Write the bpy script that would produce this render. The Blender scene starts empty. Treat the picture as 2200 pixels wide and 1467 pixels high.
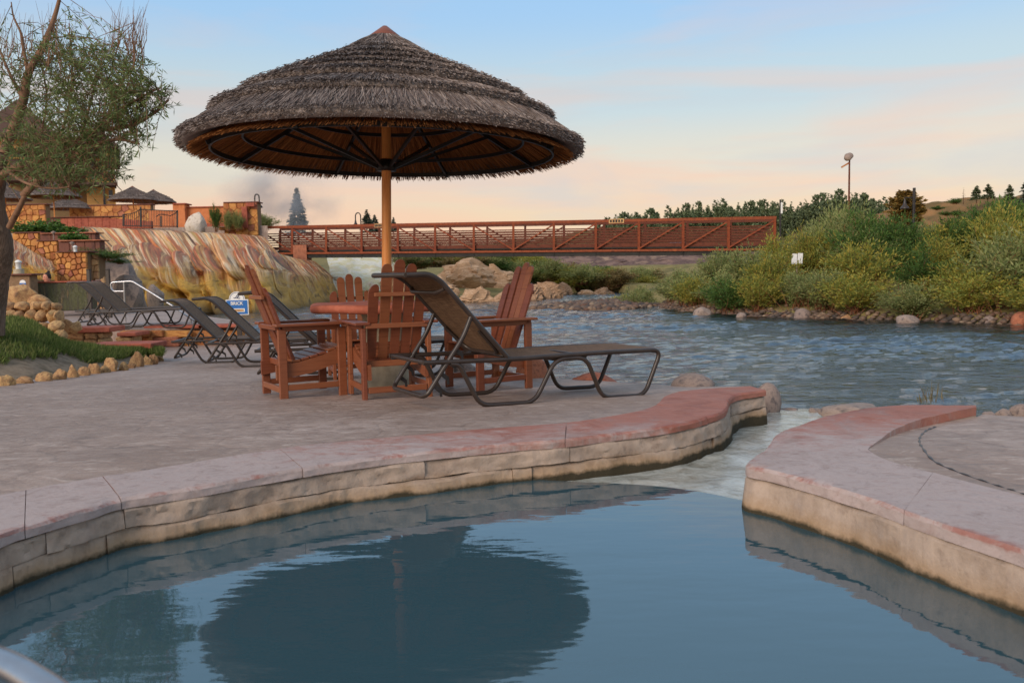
import bpy, bmesh, math, random
import numpy as np
from mathutils import Vector, Matrix

# ------------------------------------------------------------------ camera
CZ = 1.03; FPX = 1800.0; PITCH = math.radians(4.6); ROLL = math.radians(1.1)
fw = np.array([0, math.cos(PITCH), -math.sin(PITCH)]); _R0 = np.array([1., 0, 0]); _U0 = np.cross(_R0, fw)
RV = math.cos(ROLL)*_R0 - math.sin(ROLL)*_U0; UV_ = math.cos(ROLL)*_U0 + math.sin(ROLL)*_R0
scene = bpy.context.scene
C = scene.collection
cd = bpy.data.cameras.new('camera'); cam = bpy.data.objects.new('camera', cd); C.objects.link(cam)
cd.sensor_width = 36; cd.lens = FPX/2200*36; cd.clip_start = .05; cd.clip_end = 3000
mw = Matrix.Identity(4)
for i, v in enumerate((RV, UV_, -fw)):
    for j in range(3): mw[j][i] = v[j]
mw[2][3] = CZ
cam.matrix_world = mw
cd.dof.use_dof = True; cd.dof.focus_distance = 7.6; cd.dof.aperture_fstop = 5.0
scene.camera = cam
# ------------------------------------------------------------------ world, sun, exposure
SUN_EL = math.radians(26); SUN_AZ = math.radians(215)      # low, behind and left of the camera
w = bpy.data.worlds.new('World'); scene.world = w; w.use_nodes = True
nt = w.node_tree; nt.nodes.clear()
def wn(t, **k):
    n = nt.nodes.new(t)
    for a, b in k.items(): setattr(n, a, b)
    return n
L = nt.links.new
out = wn('ShaderNodeOutputWorld'); bg = wn('ShaderNodeBackground')
tc = wn('ShaderNodeTexCoord'); sep = wn('ShaderNodeSeparateXYZ'); L(tc.outputs['Generated'], sep.inputs[0])
ramp = wn('ShaderNodeValToRGB'); L(sep.outputs['Z'], ramp.inputs[0])
cr = ramp.color_ramp; cr.interpolation = 'EASE'
stops = [(0.0, (.72, .45, .27)), (.06, (.70, .50, .32)), (.13, (.62, .56, .45)), (.20, (.45, .55, .58)), (.30, (.30, .49, .71)),
         (.42, (.30, .47, .66)), (.60, (.37, .47, .60)), (1.0, (.42, .47, .54))]
while len(cr.elements) < len(stops): cr.elements.new(.5)
for e, (p, c) in zip(cr.elements, stops): e.position = p; e.color = (*c, 1)
# thin peach cloud streaks, higher and bluer ones fade out
mp = wn('ShaderNodeMapping'); mp.inputs['Scale'].default_value = (1.6, 1.6, 11); mp.inputs['Rotation'].default_value = (0, math.radians(-5), 0)
L(tc.outputs['Generated'], mp.inputs[0])
cn = wn('ShaderNodeTexNoise'); cn.inputs['Scale'].default_value = 1.25; cn.inputs['Detail'].default_value = 7; cn.inputs['Roughness'].default_value = .52; cn.inputs['Distortion'].default_value = .5
L(mp.outputs[0], cn.inputs['Vector'])
c1 = wn('ShaderNodeMapRange'); c1.inputs[1].default_value = .46; c1.inputs[2].default_value = .58; L(cn.outputs[0], c1.inputs[0])
c2 = wn('ShaderNodeMapRange'); c2.inputs[1].default_value = .34; c2.inputs[2].default_value = .08; L(sep.outputs['Z'], c2.inputs[0])
c3 = wn('ShaderNodeMath', operation='MULTIPLY'); L(c1.outputs[0], c3.inputs[0]); L(c2.outputs[0], c3.inputs[1])
c4 = wn('ShaderNodeMath', operation='MULTIPLY'); c4.inputs[1].default_value = .68; L(c3.outputs[0], c4.inputs[0])
cc = wn('ShaderNodeMix', data_type='RGBA'); L(c4.outputs[0], cc.inputs[0]); L(ramp.outputs[0], cc.inputs[6]); cc.inputs[7].default_value = (.76, .45, .30, 1)
sky = wn('ShaderNodeTexSky'); sky.sky_type = 'NISHITA'; sky.sun_disc = False
sky.sun_elevation = SUN_EL; sky.sun_rotation = SUN_AZ
sk = wn('ShaderNodeVectorMath', operation='SCALE'); sk.inputs['Scale'].default_value = .022; L(sky.outputs[0], sk.inputs[0])
ad = wn('ShaderNodeVectorMath', operation='ADD'); L(cc.outputs[2], ad.inputs[0]); L(sk.outputs[0], ad.inputs[1])
mp2 = wn('ShaderNodeMapping'); mp2.inputs['Scale'].default_value = (2.2, 2.2, 13); mp2.inputs['Location'].default_value = (3.1, 1.7, 0); mp2.inputs['Rotation'].default_value = (0, math.radians(-7), 0); L(tc.outputs['Generated'], mp2.inputs[0])
gn = wn('ShaderNodeTexNoise'); gn.inputs['Scale'].default_value = 1.1; gn.inputs['Detail'].default_value = 8; gn.inputs['Roughness'].default_value = .55; gn.inputs['Distortion'].default_value = .7; L(mp2.outputs[0], gn.inputs['Vector'])
g1 = wn('ShaderNodeMapRange'); g1.inputs[1].default_value = .50; g1.inputs[2].default_value = .66; g1.inputs[4].default_value = .6; L(gn.outputs[0], g1.inputs[0])
g2 = wn('ShaderNodeMath', operation='MULTIPLY'); L(g1.outputs[0], g2.inputs[0]); L(c2.outputs[0], g2.inputs[1])
gm = wn('ShaderNodeMix', data_type='RGBA'); L(g2.outputs[0], gm.inputs[0]); L(cc.outputs[2], gm.inputs[6]); gm.inputs[7].default_value = (.50, .46, .45, 1); L(gm.outputs[2], ad.inputs[0])
L(ad.outputs[0], bg.inputs[0]); bg.inputs[1].default_value = 0.83; L(bg.outputs[0], out.inputs[0])
sl = bpy.data.lights.new('sun', 'SUN'); sl.energy = 2.0; sl.angle = math.radians(32); sl.color = (1, .82, .66)
so = bpy.data.objects.new('sun', sl); C.objects.link(so)
sd = Vector((math.sin(SUN_AZ)*math.cos(SUN_EL), math.cos(SUN_AZ)*math.cos(SUN_EL), math.sin(SUN_EL)))
so.rotation_euler = sd.to_track_quat('Z', 'Y').to_euler(); so.location = (-8, -10, 6)
scene.view_settings.view_transform = 'Standard'; scene.view_settings.look = 'None'
scene.view_settings.exposure = 0.4; scene.view_settings.gamma = 1.0
scene.cycles.use_denoising = True; scene.cycles.max_bounces = 6; scene.cycles.transparent_max_bounces = 6
scene.cycles.volume_step_rate = 2.0; scene.cycles.volume_max_steps = 96
try: scene.cycles.denoising_prefilter = 'ACCURATE'
except Exception: pass

# ------------------------------------------------------------------ pixel <-> place helpers (real depths)
def ray(px, py): return fw + RV*(px-1100)/FPX + UV_*(733.5-py)/FPX
def G(px, py, z=0.):
    d = ray(px, py); return np.array([0, 0, CZ]) + d*((z-CZ)/d[2])
def W(px, py, Y):
    d = ray(px, py); return np.array([0, 0, CZ]) + d*(Y/d[1])
KZ = .195      # height of the pool rim above the pool water
def zp(y): return np.interp(y, [3.8, 7.4, 14.5], [KZ, 0.0, -.30])
def PP(px, py):
    z = .1
    for _ in range(30): p = G(px, py, z); z = float(zp(p[1]))
    return p
# ------------------------------------------------------------------ noise
def _h(i, j, k, s):
    n = (i*374761393 + j*668265263 + k*2147483647 + s*974634721) & 0xFFFFFFFF
    n = ((n ^ (n >> 13))*1274126177) & 0xFFFFFFFF
    return ((n ^ (n >> 16)) & 0xFFFF)/65535.0
def vnoise(P, s=0):
    P = np.asarray(P, float); I = np.floor(P).astype(np.int64); f = P-I; f = f*f*(3-2*f)
    r = 0
    for a in (0, 1):
        for b in (0, 1):
            for c in (0, 1):
                wgt = (f[..., 0] if a else 1-f[..., 0])*(f[..., 1] if b else 1-f[..., 1])*(f[..., 2] if c else 1-f[..., 2])
                r = r + wgt*_h(I[..., 0]+a, I[..., 1]+b, I[..., 2]+c, s)
    return r*2-1
def fbm(P, o=4, s=0):
    P = np.asarray(P, float); r = 0; a = 1; t = 0
    for k in range(o): r = r + a*vnoise(P*(2.03**k), s+k*17); t += a; a *= .5
    return r/t
# ------------------------------------------------------------------ object helpers
def thing(name, label, cat, loc=(0, 0, 0), rz=0, group=None):
    o = bpy.data.objects.new(name, None); C.objects.link(o); o.empty_display_size = .1
    o.location = tuple(map(float, loc)); o.rotation_euler = (0, 0, rz); return tag(o, label, cat, group)
def tag(o, label=None, cat=None, group=None, kind=None):
    if label: o['label'] = label
    if cat: o['category'] = cat
    if group: o['group'] = group
    if kind: o['kind'] = kind
    return o
def add(name, me, mat=None, parent=None, loc=None, rot=None, scale=None):
    o = bpy.data.objects.new(name, me); C.objects.link(o)
    if mat and me and not me.materials: me.materials.append(mat)
    if parent: o.parent = parent
    if loc is not None: o.location = tuple(map(float, loc))
    if rot is not None: o.rotation_euler = rot
    if scale is not None: o.scale = scale
    return o
def copy_tree(o, parent=None):
    c = o.copy(); C.objects.link(c); c.parent = parent
    for ch in list(o.children): copy_tree(ch, c)
    return c
def qmesh(name, V, F, mat=None, smooth=False, uv=None):
    """fast mesh; F an (n,4) or (n,3) array"""
    V = np.asarray(V, np.float32).reshape(-1, 3); F = np.asarray(F, np.int32); k = F.shape[1]
    me = bpy.data.meshes.new(name); me.vertices.add(len(V)); me.vertices.foreach_set('co', V.ravel())
    me.loops.add(F.size); me.loops.foreach_set('vertex_index', F.ravel())
    me.polygons.add(len(F)); me.polygons.foreach_set('loop_start', np.arange(0, F.size, k, dtype=np.int32))
    try: me.polygons.foreach_set('loop_total', np.full(len(F), k, np.int32))
    except Exception: pass
    if smooth: me.polygons.foreach_set('use_smooth', np.ones(len(F), bool))
    if uv is not None:
        l = me.uv_layers.new(name='uv'); l.data.foreach_set('uv', np.asarray(uv, np.float32)[F.ravel()].ravel())
    me.update(calc_edges=True); me.validate()
    if mat: me.materials.append(mat)
    return me
class MB:
    """collects boxes, tubes, lathes and prisms into one mesh"""
    def __init__(s): s.v = []; s.f = []; s.sm = []
    def raw(s, V, F, smooth=False):
        n = len(s.v); s.v += [tuple(map(float, p)) for p in V]; s.f += [tuple(int(i)+n for i in f) for f in F]; s.sm += [smooth]*len(F); return s
    def box(s, c, d, M=None, bev=0.0):
        hx, hy, hz = d[0]/2, d[1]/2, d[2]/2; b = min(bev, hx*.45, hy*.45, hz*.45)
        if b <= 0:
            V = [(x, y, z) for x in (-hx, hx) for y in (-hy, hy) for z in (-hz, hz)]
            F = [(0, 1, 3, 2), (4, 6, 7, 5), (0, 4, 5, 1), (2, 3, 7, 6), (0, 2, 6, 4), (1, 5, 7, 3)]
        else:
            V = []; ix = {}
            for sx in (-1, 1):
                for sy in (-1, 1):
                    for sz in (-1, 1):
                        for a in range(3):
                            p = [sx*(hx-b), sy*(hy-b), sz*(hz-b)]; p[a] = (sx*hx, sy*hy, sz*hz)[a]
                            ix[(sx, sy, sz, a)] = len(V); V.append(tuple(p))
            g = lambda x, y, z, a: ix[(x, y, z, a)]; F = []
            for sg in (-1, 1):
                o = [(-1, -1), (1, -1), (1, 1), (-1, 1)]; o = o if sg > 0 else o[::-1]
                F.append([g(sg, a, b_, 0) for a, b_ in o]); F.append([g(b_, sg, a, 1) for a, b_ in o]); F.append([g(a, b_, sg, 2) for a, b_ in o])
            for a in (-1, 1):
                for b_ in (-1, 1):
                    F.append([g(a, b_, -1, 0), g(a, b_, 1, 0), g(a, b_, 1, 1), g(a, b_, -1, 1)])
                    F.append([g(a, -1, b_, 0), g(a, 1, b_, 0), g(a, 1, b_, 2), g(a, -1, b_, 2)])
                    F.append([g(-1, a, b_, 1), g(1, a, b_, 1), g(1, a, b_, 2), g(-1, a, b_, 2)])
                    for c_ in (-1, 1): F.append([g(a, b_, c_, 0), g(a, b_, c_, 1), g(a, b_, c_, 2)])
        if M is not None: V = [tuple(M @ Vector(p)) for p in V]
        V = [(p[0]+c[0], p[1]+c[1], p[2]+c[2]) for p in V]; return s.raw(V, F)
    def beam(s, a, b, wd, ht, up=(0, 0, 1), bev=0.0):
        a = Vector(a); b = Vector(b); d = b-a; l = d.length; x = d.normalized(); y = Vector(up).cross(x)
        if y.length < 1e-4: y = Vector((0, 1, 0)).cross(x)
        y.normalize(); z = x.cross(y); M = Matrix((x, y, z)).transposed()
        return s.box((a+b)/2, (l, wd, ht), M, bev)
    def tube(s, pts, r, n=8, cap=True, closed=False):
        P = [np.array(p, float) for p in pts]; m = len(P); rr = r if hasattr(r, '__len__') else [r]*m
        T = []
        for i in range(m):
            a = P[(i-1) % m] if (i or closed) else P[0]; b = P[(i+1) % m] if (i < m-1 or closed) else P[-1]
            t = b-a; T.append(t/max(np.linalg.norm(t), 1e-9))
        ref = np.array([0, 0, 1.]) if abs(T[0][2]) < .9 else np.array([1., 0, 0])
        u = np.cross(T[0], ref); u /= np.linalg.norm(u); V = []
        for i in range(m):
            u = u - T[i]*np.dot(u, T[i]); u /= max(np.linalg.norm(u), 1e-9); v = np.cross(T[i], u)
            for k in range(n):
                a = 2*math.pi*k/n; V.append(P[i]+rr[i]*(math.cos(a)*u+math.sin(a)*v))
        F = []
        for i in range(m if closed else m-1):
            j = (i+1) % m
            for k in range(n): F.append((i*n+k, i*n+(k+1) % n, j*n+(k+1) % n, j*n+k))
        s.raw(V, F, True)
        if cap and not closed: s.raw(V[:n][::-1], [range(n)]); s.raw(V[-n:], [range(n)])
        return s
    def lathe(s, prof, c=(0, 0, 0), n=32, smooth=True):
        V = [(c[0]+r*math.cos(2*math.pi*k/n), c[1]+r*math.sin(2*math.pi*k/n), c[2]+z) for r, z in prof for k in range(n)]
        F = [(i*n+k, i*n+(k+1) % n, (i+1)*n+(k+1) % n, (i+1)*n+k) for i in range(len(prof)-1) for k in range(n)]
        return s.raw(V, F, smooth)
    def prism(s, poly, z0, z1):
        n = len(poly); V = [(p[0], p[1], z0) for p in poly]+[(p[0], p[1], z1) for p in poly]
        return s.raw(V, [tuple(range(n))[::-1], tuple(range(n, 2*n))]+[(i, (i+1) % n, n+(i+1) % n, n+i) for i in range(n)])
    def mesh(s, name, mat=None):
        me = bpy.data.meshes.new(name); me.from_pydata(s.v, [], s.f); me.polygons.foreach_set('use_smooth', s.sm); me.update()
        if mat: me.materials.append(mat)
        return me
    def build(s, name, mat, parent=None, loc=None, rot=None): return add(name, s.mesh(name, mat), mat, parent, loc, rot)
def rpath(pts, r=.06, n=5):
    """polyline with rounded corners"""
    P = [np.array(p, float) for p in pts]; o = [P[0]]
    for i in range(1, len(P)-1):
        a, b, c = P[i-1], P[i], P[i+1]; la, lc = np.linalg.norm(a-b), np.linalg.norm(c-b); q = min(r, la*.45, lc*.45)
        p0 = b+(a-b)/la*q; p1 = b+(c-b)/lc*q
        for k in range(n+1): t = k/n; o.append((1-t)**2*p0+2*t*(1-t)*b+t*t*p1)
    return o+[P[-1]]
def resample(pts, step):
    P = np.array(pts, float); d = np.r_[0, np.cumsum(np.linalg.norm(np.diff(P, axis=0), axis=1))]
    n = max(2, int(d[-1]/step)+1); t = np.linspace(0, d[-1], n); return np.stack([np.interp(t, d, P[:, k]) for k in range(P.shape[1])], 1)
def smooth_curve(pts, n=12):
    """Catmull-Rom"""
    P = [np.array(p, float) for p in pts]; P = [2*P[0]-P[1]]+P+[2*P[-1]-P[-2]]; o = []
    for i in range(1, len(P)-2):
        for k in range(n):
            t = k/n; a, b, c, d = P[i-1:i+3]
            o.append(.5*((2*b)+(c-a)*t+(2*a-5*b+4*c-d)*t*t+(3*b-a-3*c+d)*t**3))
    return np.array(o+[P[-2]])
# ------------------------------------------------------------------ materials
def srgb(r, g, b, k=1.0):
    f = lambda c: (c/255/12.92 if c <= 10 else ((c/255+.055)/1.055)**2.4)*k
    return (f(r), f(g), f(b))
class NM:
    def __init__(s, name):
        s.m = bpy.data.materials.new(name); s.m.use_nodes = True; s.t = s.m.node_tree
        s.b = s.t.nodes['Principled BSDF']; s.o = s.t.nodes['Material Output']
    def n(s, t, ins=None, **k):
        x = s.t.nodes.new(t)
        for a, b in k.items(): setattr(x, a, b)
        for a, b in (ins or {}).items():
            if hasattr(b, 'is_output') or isinstance(b, bpy.types.NodeSocket): s.t.links.new(b, x.inputs[a])
            else: x.inputs[a].default_value = b
        return x
    def ln(s, a, b): s.t.links.new(a, b)
    def coord(s, kind='Object', stretch=(1, 1, 1)):
        src = s.n('ShaderNodeNewGeometry').outputs['Position'] if kind == 'World' else s.n('ShaderNodeTexCoord').outputs[kind]
        return s.n('ShaderNodeMapping', {'Vector': src, 'Scale': stretch}).outputs[0]
    def noise(s, vec, scale, detail=5, rough=.55, dist=0):
        return s.n('ShaderNodeTexNoise', {'Vector': vec, 'Scale': scale, 'Detail': detail, 'Roughness': rough, 'Distortion': dist}).outputs[0]
    def ramp(s, fac, cols, interp='LINEAR'):
        r = s.n('ShaderNodeValToRGB'); s.ln(fac, r.inputs[0]); e = r.color_ramp; e.interpolation = interp
        if not isinstance(cols[0][0], (int, float)) or len(cols[0]) == 3: cols = [(i/(len(cols)-1), c) for i, c in enumerate(cols)]
        while len(e.elements) < len(cols): e.elements.new(.5)
        for x, (p, c) in zip(e.elements, cols): x.position = p; x.color = (*c[:3], 1)
        return r.outputs[0]
    def mix(s, f, a, b, mode='MIX'):
        x = s.n('ShaderNodeMix', data_type='RGBA', blend_type=mode)
        for i, v in ((0, f), (6, a), (7, b)):
            if isinstance(v, bpy.types.NodeSocket): s.ln(v, x.inputs[i])
            else: x.inputs[i].default_value = v if i == 0 else (*v[:3], 1)
        return x.outputs[2]
    def mr(s, v, a, b, c=0, d=1): return s.n('ShaderNodeMapRange', {0: v, 1: a, 2: b, 3: c, 4: d}).outputs[0]
    def math(s, op, a, b): return s.n('ShaderNodeMath', {0: a, 1: b}, operation=op).outputs[0]
    def bump(s, h, st=.3, dist=.02, prev=None):
        ins = {'Height': h, 'Strength': st, 'Distance': dist}
        if prev is not None: ins['Normal'] = prev
        x = s.n('ShaderNodeBump', ins); s.ln(x.outputs[0], s.b.inputs['Normal']); return x.outputs[0]
    def base(s, c):
        if isinstance(c, bpy.types.NodeSocket): s.ln(c, s.b.inputs['Base Color'])
        else: s.b.inputs['Base Color'].default_value = (*c[:3], 1)
    def done(s, rough=.7, spec=.3, metal=0):
        s.b.inputs['Roughness'].default_value = rough; s.b.inputs['Specular IOR Level'].default_value = spec; s.b.inputs['Metallic'].default_value = metal; return s.m
def surf(name, cols, scale=5, detail=6, rough=.7, spec=.3, bump=.3, bscale=None, bdist=.01, stretch=(1, 1, 1), kind='Object', metal=0, var=0., nr=.6, dist=0., lo=.3, hi=.7):
    q = NM(name); v = q.coord(kind, stretch); f = q.noise(v, scale, detail, nr, dist); c = q.ramp(q.mr(f, lo, hi), cols)
    if var:
        r = q.n('ShaderNodeObjectInfo').outputs['Random']
        h = q.n('ShaderNodeHueSaturation', {'Color': c, 'Value': q.mr(r, 0, 1, 1-var, 1+var), 'Hue': q.mr(q.n('ShaderNodeMath', {0: r, 1: 7.3}, operation='MULTIPLY').outputs[0], 0, 7.3, .5-var*.04, .5+var*.04)})
        c = h.outputs[0]
    q.base(c)
    if bump: q.bump(q.noise(v, bscale or scale*3, 8, .65), bump, bdist)
    return q.done(rough, spec, metal)
def leafmat(name, cols, rough=.6, trans=.25, var=.0):
    q = NM(name); g = q.n('ShaderNodeNewGeometry'); c = q.ramp(g.outputs['Random Per Island'], cols)
    if var:
        r = q.n('ShaderNodeObjectInfo').outputs['Random']; c = q.n('ShaderNodeHueSaturation', {'Color': c, 'Value': q.mr(r, 0, 1, 1-var, 1+var)}).outputs[0]
    q.base(c); q.done(rough, .25)
    if trans:
        tr = q.n('ShaderNodeBsdfTranslucent'); q.ln(c, tr.inputs[0]); ms = q.n('ShaderNodeMixShader', {0: trans}); q.ln(q.b.outputs[0], ms.inputs[1]); q.ln(tr.outputs[0], ms.inputs[2]); q.ln(ms.outputs[0], q.o.inputs[0])
    return q.m
# ---- shared materials
M_chair = surf('terracotta plastic lumber', [srgb(112, 60, 38), srgb(132, 76, 50), srgb(122, 68, 44)], 3, 4, .42, .45, .12, 60, .002, (1, 1, 12), var=.16)
M_tube = surf('bronze powder coated tube', [srgb(46, 37, 32), srgb(62, 51, 45)], 9, 4, .38, .5, .05, 80, .001)
M_sling = NM('brown woven sling'); _v = M_sling.coord('Object', (1, 1, 1))
_w1 = M_sling.noise(M_sling.coord('Object', (8, 260, 8)), 1.0, 2); _w2 = M_sling.noise(M_sling.coord('Object', (240, 9, 240)), 1.0, 2)
M_sling.base(M_sling.ramp(M_sling.math('ADD', M_sling.math('MULTIPLY', _w1, .5), M_sling.math('MULTIPLY', _w2, .5)), [(.34, srgb(60, 44, 34)), (.5, srgb(104, 80, 60)), (.66, srgb(136, 108, 84))]))
M_sling.bump(_w2, .2, .002); M_sling = M_sling.done(.75, .2)
M_wood = surf('varnished pine', [srgb(196, 112, 52), srgb(222, 146, 76), srgb(176, 98, 46)], 3, 6, .45, .4, .15, 20, .003, (6, 6, .5))
M_redstone = surf('red sandstone', [srgb(136, 68, 52), srgb(172, 98, 78), srgb(154, 82, 64), srgb(130, 74, 62)], 5, 8, .75, .2, .5, 30, .01, var=.08)
M_concrete = surf('tan cast concrete', [srgb(150, 138, 116), srgb(178, 164, 140), srgb(132, 120, 100)], 4, 8, .8, .2, .4, 40, .005)
M_black = surf('black painted steel', [srgb(30, 28, 28), srgb(44, 40, 40)], 8, 3, .45, .4, .05)
M_steel = surf('brushed stainless steel', [(.40, .40, .42), (.50, .50, .52)], 12, 3, .32, .5, .03, metal=1)
M_tan = surf('tan sandstone', [srgb(150, 118, 84), srgb(196, 158, 112), srgb(168, 128, 92), srgb(128, 104, 84)], 3, 8, .85, .15, .7, 18, .02, var=.16)
M_orange = surf('ochre sandstone', [srgb(164, 104, 58), srgb(196, 140, 84), srgb(178, 116, 70), srgb(146, 90, 60)], 2.5, 7, .85, .15, .6, 16, .02, var=.22)
M_grey = surf('grey river boulder', [srgb(116, 102, 96), srgb(150, 132, 122), srgb(92, 84, 84)], 3, 8, .75, .25, .5, 20, .01, var=.14)
M_redrock = surf('rust red boulder', [srgb(140, 82, 62), srgb(176, 112, 86), srgb(112, 72, 62)], 3, 8, .8, .2, .6, 18, .015, var=.1)
M_mortar = surf('brown mortar', [srgb(122, 98, 76), srgb(146, 118, 92)], 12, 5, .9, .1, .4)
M_white = surf('white paint', [(.72, .72, .70), (.8, .8, .78)], 6, 3, .5, .3, .05)

# ---- concrete paving: stamped, worn, damp grey-brown with chalky scuffs
def paving():
    q = NM('stamped concrete'); v = q.coord('World')
    big = q.noise(v, .9, 4); fine = q.noise(v, 9, 10, .7); streak = q.noise(q.coord('World', (2.2, 4.5, 1)), 2.4, 8, .68, 1.2)
    wv = q.n('ShaderNodeVectorMath', {0: v, 1: q.n('ShaderNodeVectorMath', {0: q.n('ShaderNodeTexNoise', {'Vector': v, 'Scale': 2.5, 'Detail': 3}).outputs['Color'], 'Scale': .5}, operation='SCALE').outputs[0]}, operation='ADD').outputs[0]
    vo = q.n('ShaderNodeTexVoronoi', {'Vector': wv, 'Scale': 1.9}, feature='DISTANCE_TO_EDGE').outputs['Distance']
    vc = q.n('ShaderNodeTexVoronoi', {'Vector': wv, 'Scale': 1.9}).outputs['Color']
    c = q.ramp(q.mr(fine, .28, .72), [srgb(134, 113, 102), srgb(174, 152, 140), srgb(192, 172, 162)])
    c = q.mix(q.mr(big, .35, .65), c, srgb(154, 130, 116), 'MIX')
    c = q.mix(.35, c, q.ramp(q.mr(fine, .25, .75), [srgb(124, 106, 96), srgb(186, 166, 154)]))
    c = q.mix(q.mr(streak, .54, .68, 0, .75), c, srgb(206, 190, 180)); c = q.mix(q.mr(streak, .44, .32, 0, .55), c, srgb(104, 84, 74)); c = q.mix(q.mr(q.noise(v, 45, 5, .7), .58, .72, 0, .5), c, srgb(86, 70, 62))
    c = q.mix(q.mr(q.n('ShaderNodeSeparateColor', {0: vc}).outputs[0], 0, 1, 0, .22), c, srgb(104, 90, 84))
    c = q.mix(q.mr(vo, .008, .02, .16, 0), c, srgb(84, 72, 68))
    q.base(c)
    b1 = q.bump(fine, .7, .016); b2 = q.bump(q.mr(vo, .0, .05), .22, .010, b1); q.bump(streak, .3, .02, b2)
    q.ln(q.mr(streak, .35, .7, .45, .8), q.b.inputs['Roughness'])
    q.b.inputs['Specular IOR Level'].default_value = .3
    return q.m
M_pave = paving()
# coping: red-dyed concrete with a chalky mineral bloom that thickens towards the pool end (left)
def coping():
    q = NM('red dyed coping concrete'); v = q.coord('World'); s = q.n('ShaderNodeSeparateXYZ', {0: v})
    n1 = q.noise(v, 3.2, 9, .66, .8); n2 = q.noise(q.coord('World', (1.2, 3.5, 1)), 4, 9, .7, 1.5); n3 = q.noise(v, 13, 9, .75, .6)
    red = q.ramp(q.mr(n1, .3, .7), [srgb(138, 86, 72), srgb(162, 106, 90), srgb(136, 92, 82)])
    crust = q.ramp(q.mr(n3, .3, .7), [srgb(146, 128, 122), srgb(178, 163, 158), srgb(162, 142, 136)])
    away = q.mr(s.outputs[1], 3.2, 5.8, .50, -.20)
    f = q.mr(q.math('ADD', q.math('ADD', q.math('MULTIPLY', n2, .55), q.math('MULTIPLY', n1, .45)), away), .62, .82, 0, .92)
    c = q.mix(f, red, crust)
    uvv = q.n('ShaderNodeSeparateXYZ', {0: q.n('ShaderNodeUVMap').outputs[0]}).outputs[1]; c = q.mix(q.mr(q.math('ADD', q.math('ABSOLUTE', uvv, 0.), q.math('MULTIPLY', q.math('SUBTRACT', q.noise(v, 5, 8, .7, .8), .42), .9)), .12, .0, 0, .75), c, srgb(146, 86, 72)); c = q.mix(q.mr(q.noise(q.coord('World', (1, 1, 1)), 60, 4, .6), .66, .74, 0, .5), c, srgb(92, 72, 66)); c = q.mix(q.mr(q.noise(v, 1.4, 9, .72, 1.0), .54, .68, 0, .5), c, srgb(132, 108, 98)); q.base(c)
    b = q.bump(n1, .4, .02); q.bump(n3, .5, .008, b); q.ln(q.mr(n2, .3, .7, .5, .85), q.b.inputs['Roughness']); q.b.inputs['Specular IOR Level'].default_value = .3; return q.m
M_cope = coping()
# face of the pool rim: tan aggregate, ochre mineral band and dark algae line at the water
def rimface():
    q = NM('pool rim stone'); v = q.coord('World'); s = q.n('ShaderNodeSeparateXYZ', {0: v}); n1 = q.noise(v, 5, 10, .68); n2 = q.noise(v, 34, 6, .7); n3 = q.noise(q.coord('World', (1, 1, .25)), 9, 6, .6)
    c = q.ramp(q.mr(n1, .3, .72), [srgb(116, 100, 90), srgb(160, 140, 124), srgb(176, 156, 140), srgb(136, 116, 102)])
    c = q.mix(q.mr(n3, .5, .72, 0, .45), c, srgb(124, 112, 106))
    h = q.math('ADD', s.outputs[2], q.math('MULTIPLY', q.math('SUBTRACT', n1, .5), .09))
    c = q.mix(q.mr(h, .085, .02, 0, .5), c, q.ramp(n2, [srgb(140, 104, 62), srgb(174, 140, 92)]))
    c = q.mix(q.mr(h, .028, .008, 0, .93), c, srgb(44, 42, 30)); q.base(c)
    b = q.bump(n1, .5, .02); q.bump(n2, .6, .008, b); return q.done(.85, .2)
M_rim = rimface()
# ---- pool water: milky mineral blue, mirror-calm
def poolwater():
    q = NM('mineral pool water'); q.base(srgb(56, 82, 90)); v = q.coord('World', (1, 2.6, 1))
    n1 = q.noise(v, 1.6, 3, .5); n2 = q.noise(v, 7, 3, .5)
    b = q.bump(n1, .10, .03); q.bump(n2, .045, .01, b)
    q.b.inputs['IOR'].default_value = 2.0; return q.done(.015, .5)
M_pool = poolwater()
def riverwater():
    q = NM('river water'); v = q.coord('World', (1, 1.6, 1)); n1 = q.noise(v, 2.2, 6, .6, .6); n2 = q.noise(v, 9, 5, .6, .4)
    q.base(q.ramp(q.mr(q.noise(q.coord('World', (.5, 1.2, 1)), 2.0, 8, .7, 1), .62, .78), [srgb(20, 30, 36), srgb(30, 42, 48)]))
    bs = q.noise(q.coord('World', (.22, .5, 1)), 1.0, 4, .6, .8); b = q.bump(n1, q.mr(bs, .36, .62, .5, .95), .07); q.bump(n2, q.mr(bs, .36, .62, .35, .6), .02, b); q.b.inputs['IOR'].default_value = 1.5; return q.done(.05, .5)
M_river = riverwater()
def chanwater():
    q = NM('shallow running water'); v = q.coord('World', (1, 1, 1)); n1 = q.noise(v, 9, 6, .62, .8); n2 = q.noise(q.coord('World', (2, .8, 1)), 26, 5, .6)
    q.base(q.ramp(q.mr(n1, .3, .7), [srgb(138, 136, 124), srgb(172, 174, 166), srgb(196, 198, 190)]))
    b = q.bump(n1, .3, .02); q.bump(n2, .35, .008, b); q.b.inputs['IOR'].default_value = 1.6; return q.done(.05, .5)
M_chan = chanwater()
M_soil = surf('bank soil', [srgb(92, 76, 62), srgb(126, 106, 88), srgb(74, 62, 52)], 1.2, 9, .95, .1, .6, 6, .05, kind='World')
M_grassland = surf('dry grass ground', [srgb(104, 100, 62), srgb(140, 126, 82), srgb(92, 88, 60)], .4, 9, .95, .1, .5, 5, .05, kind='World')

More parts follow.
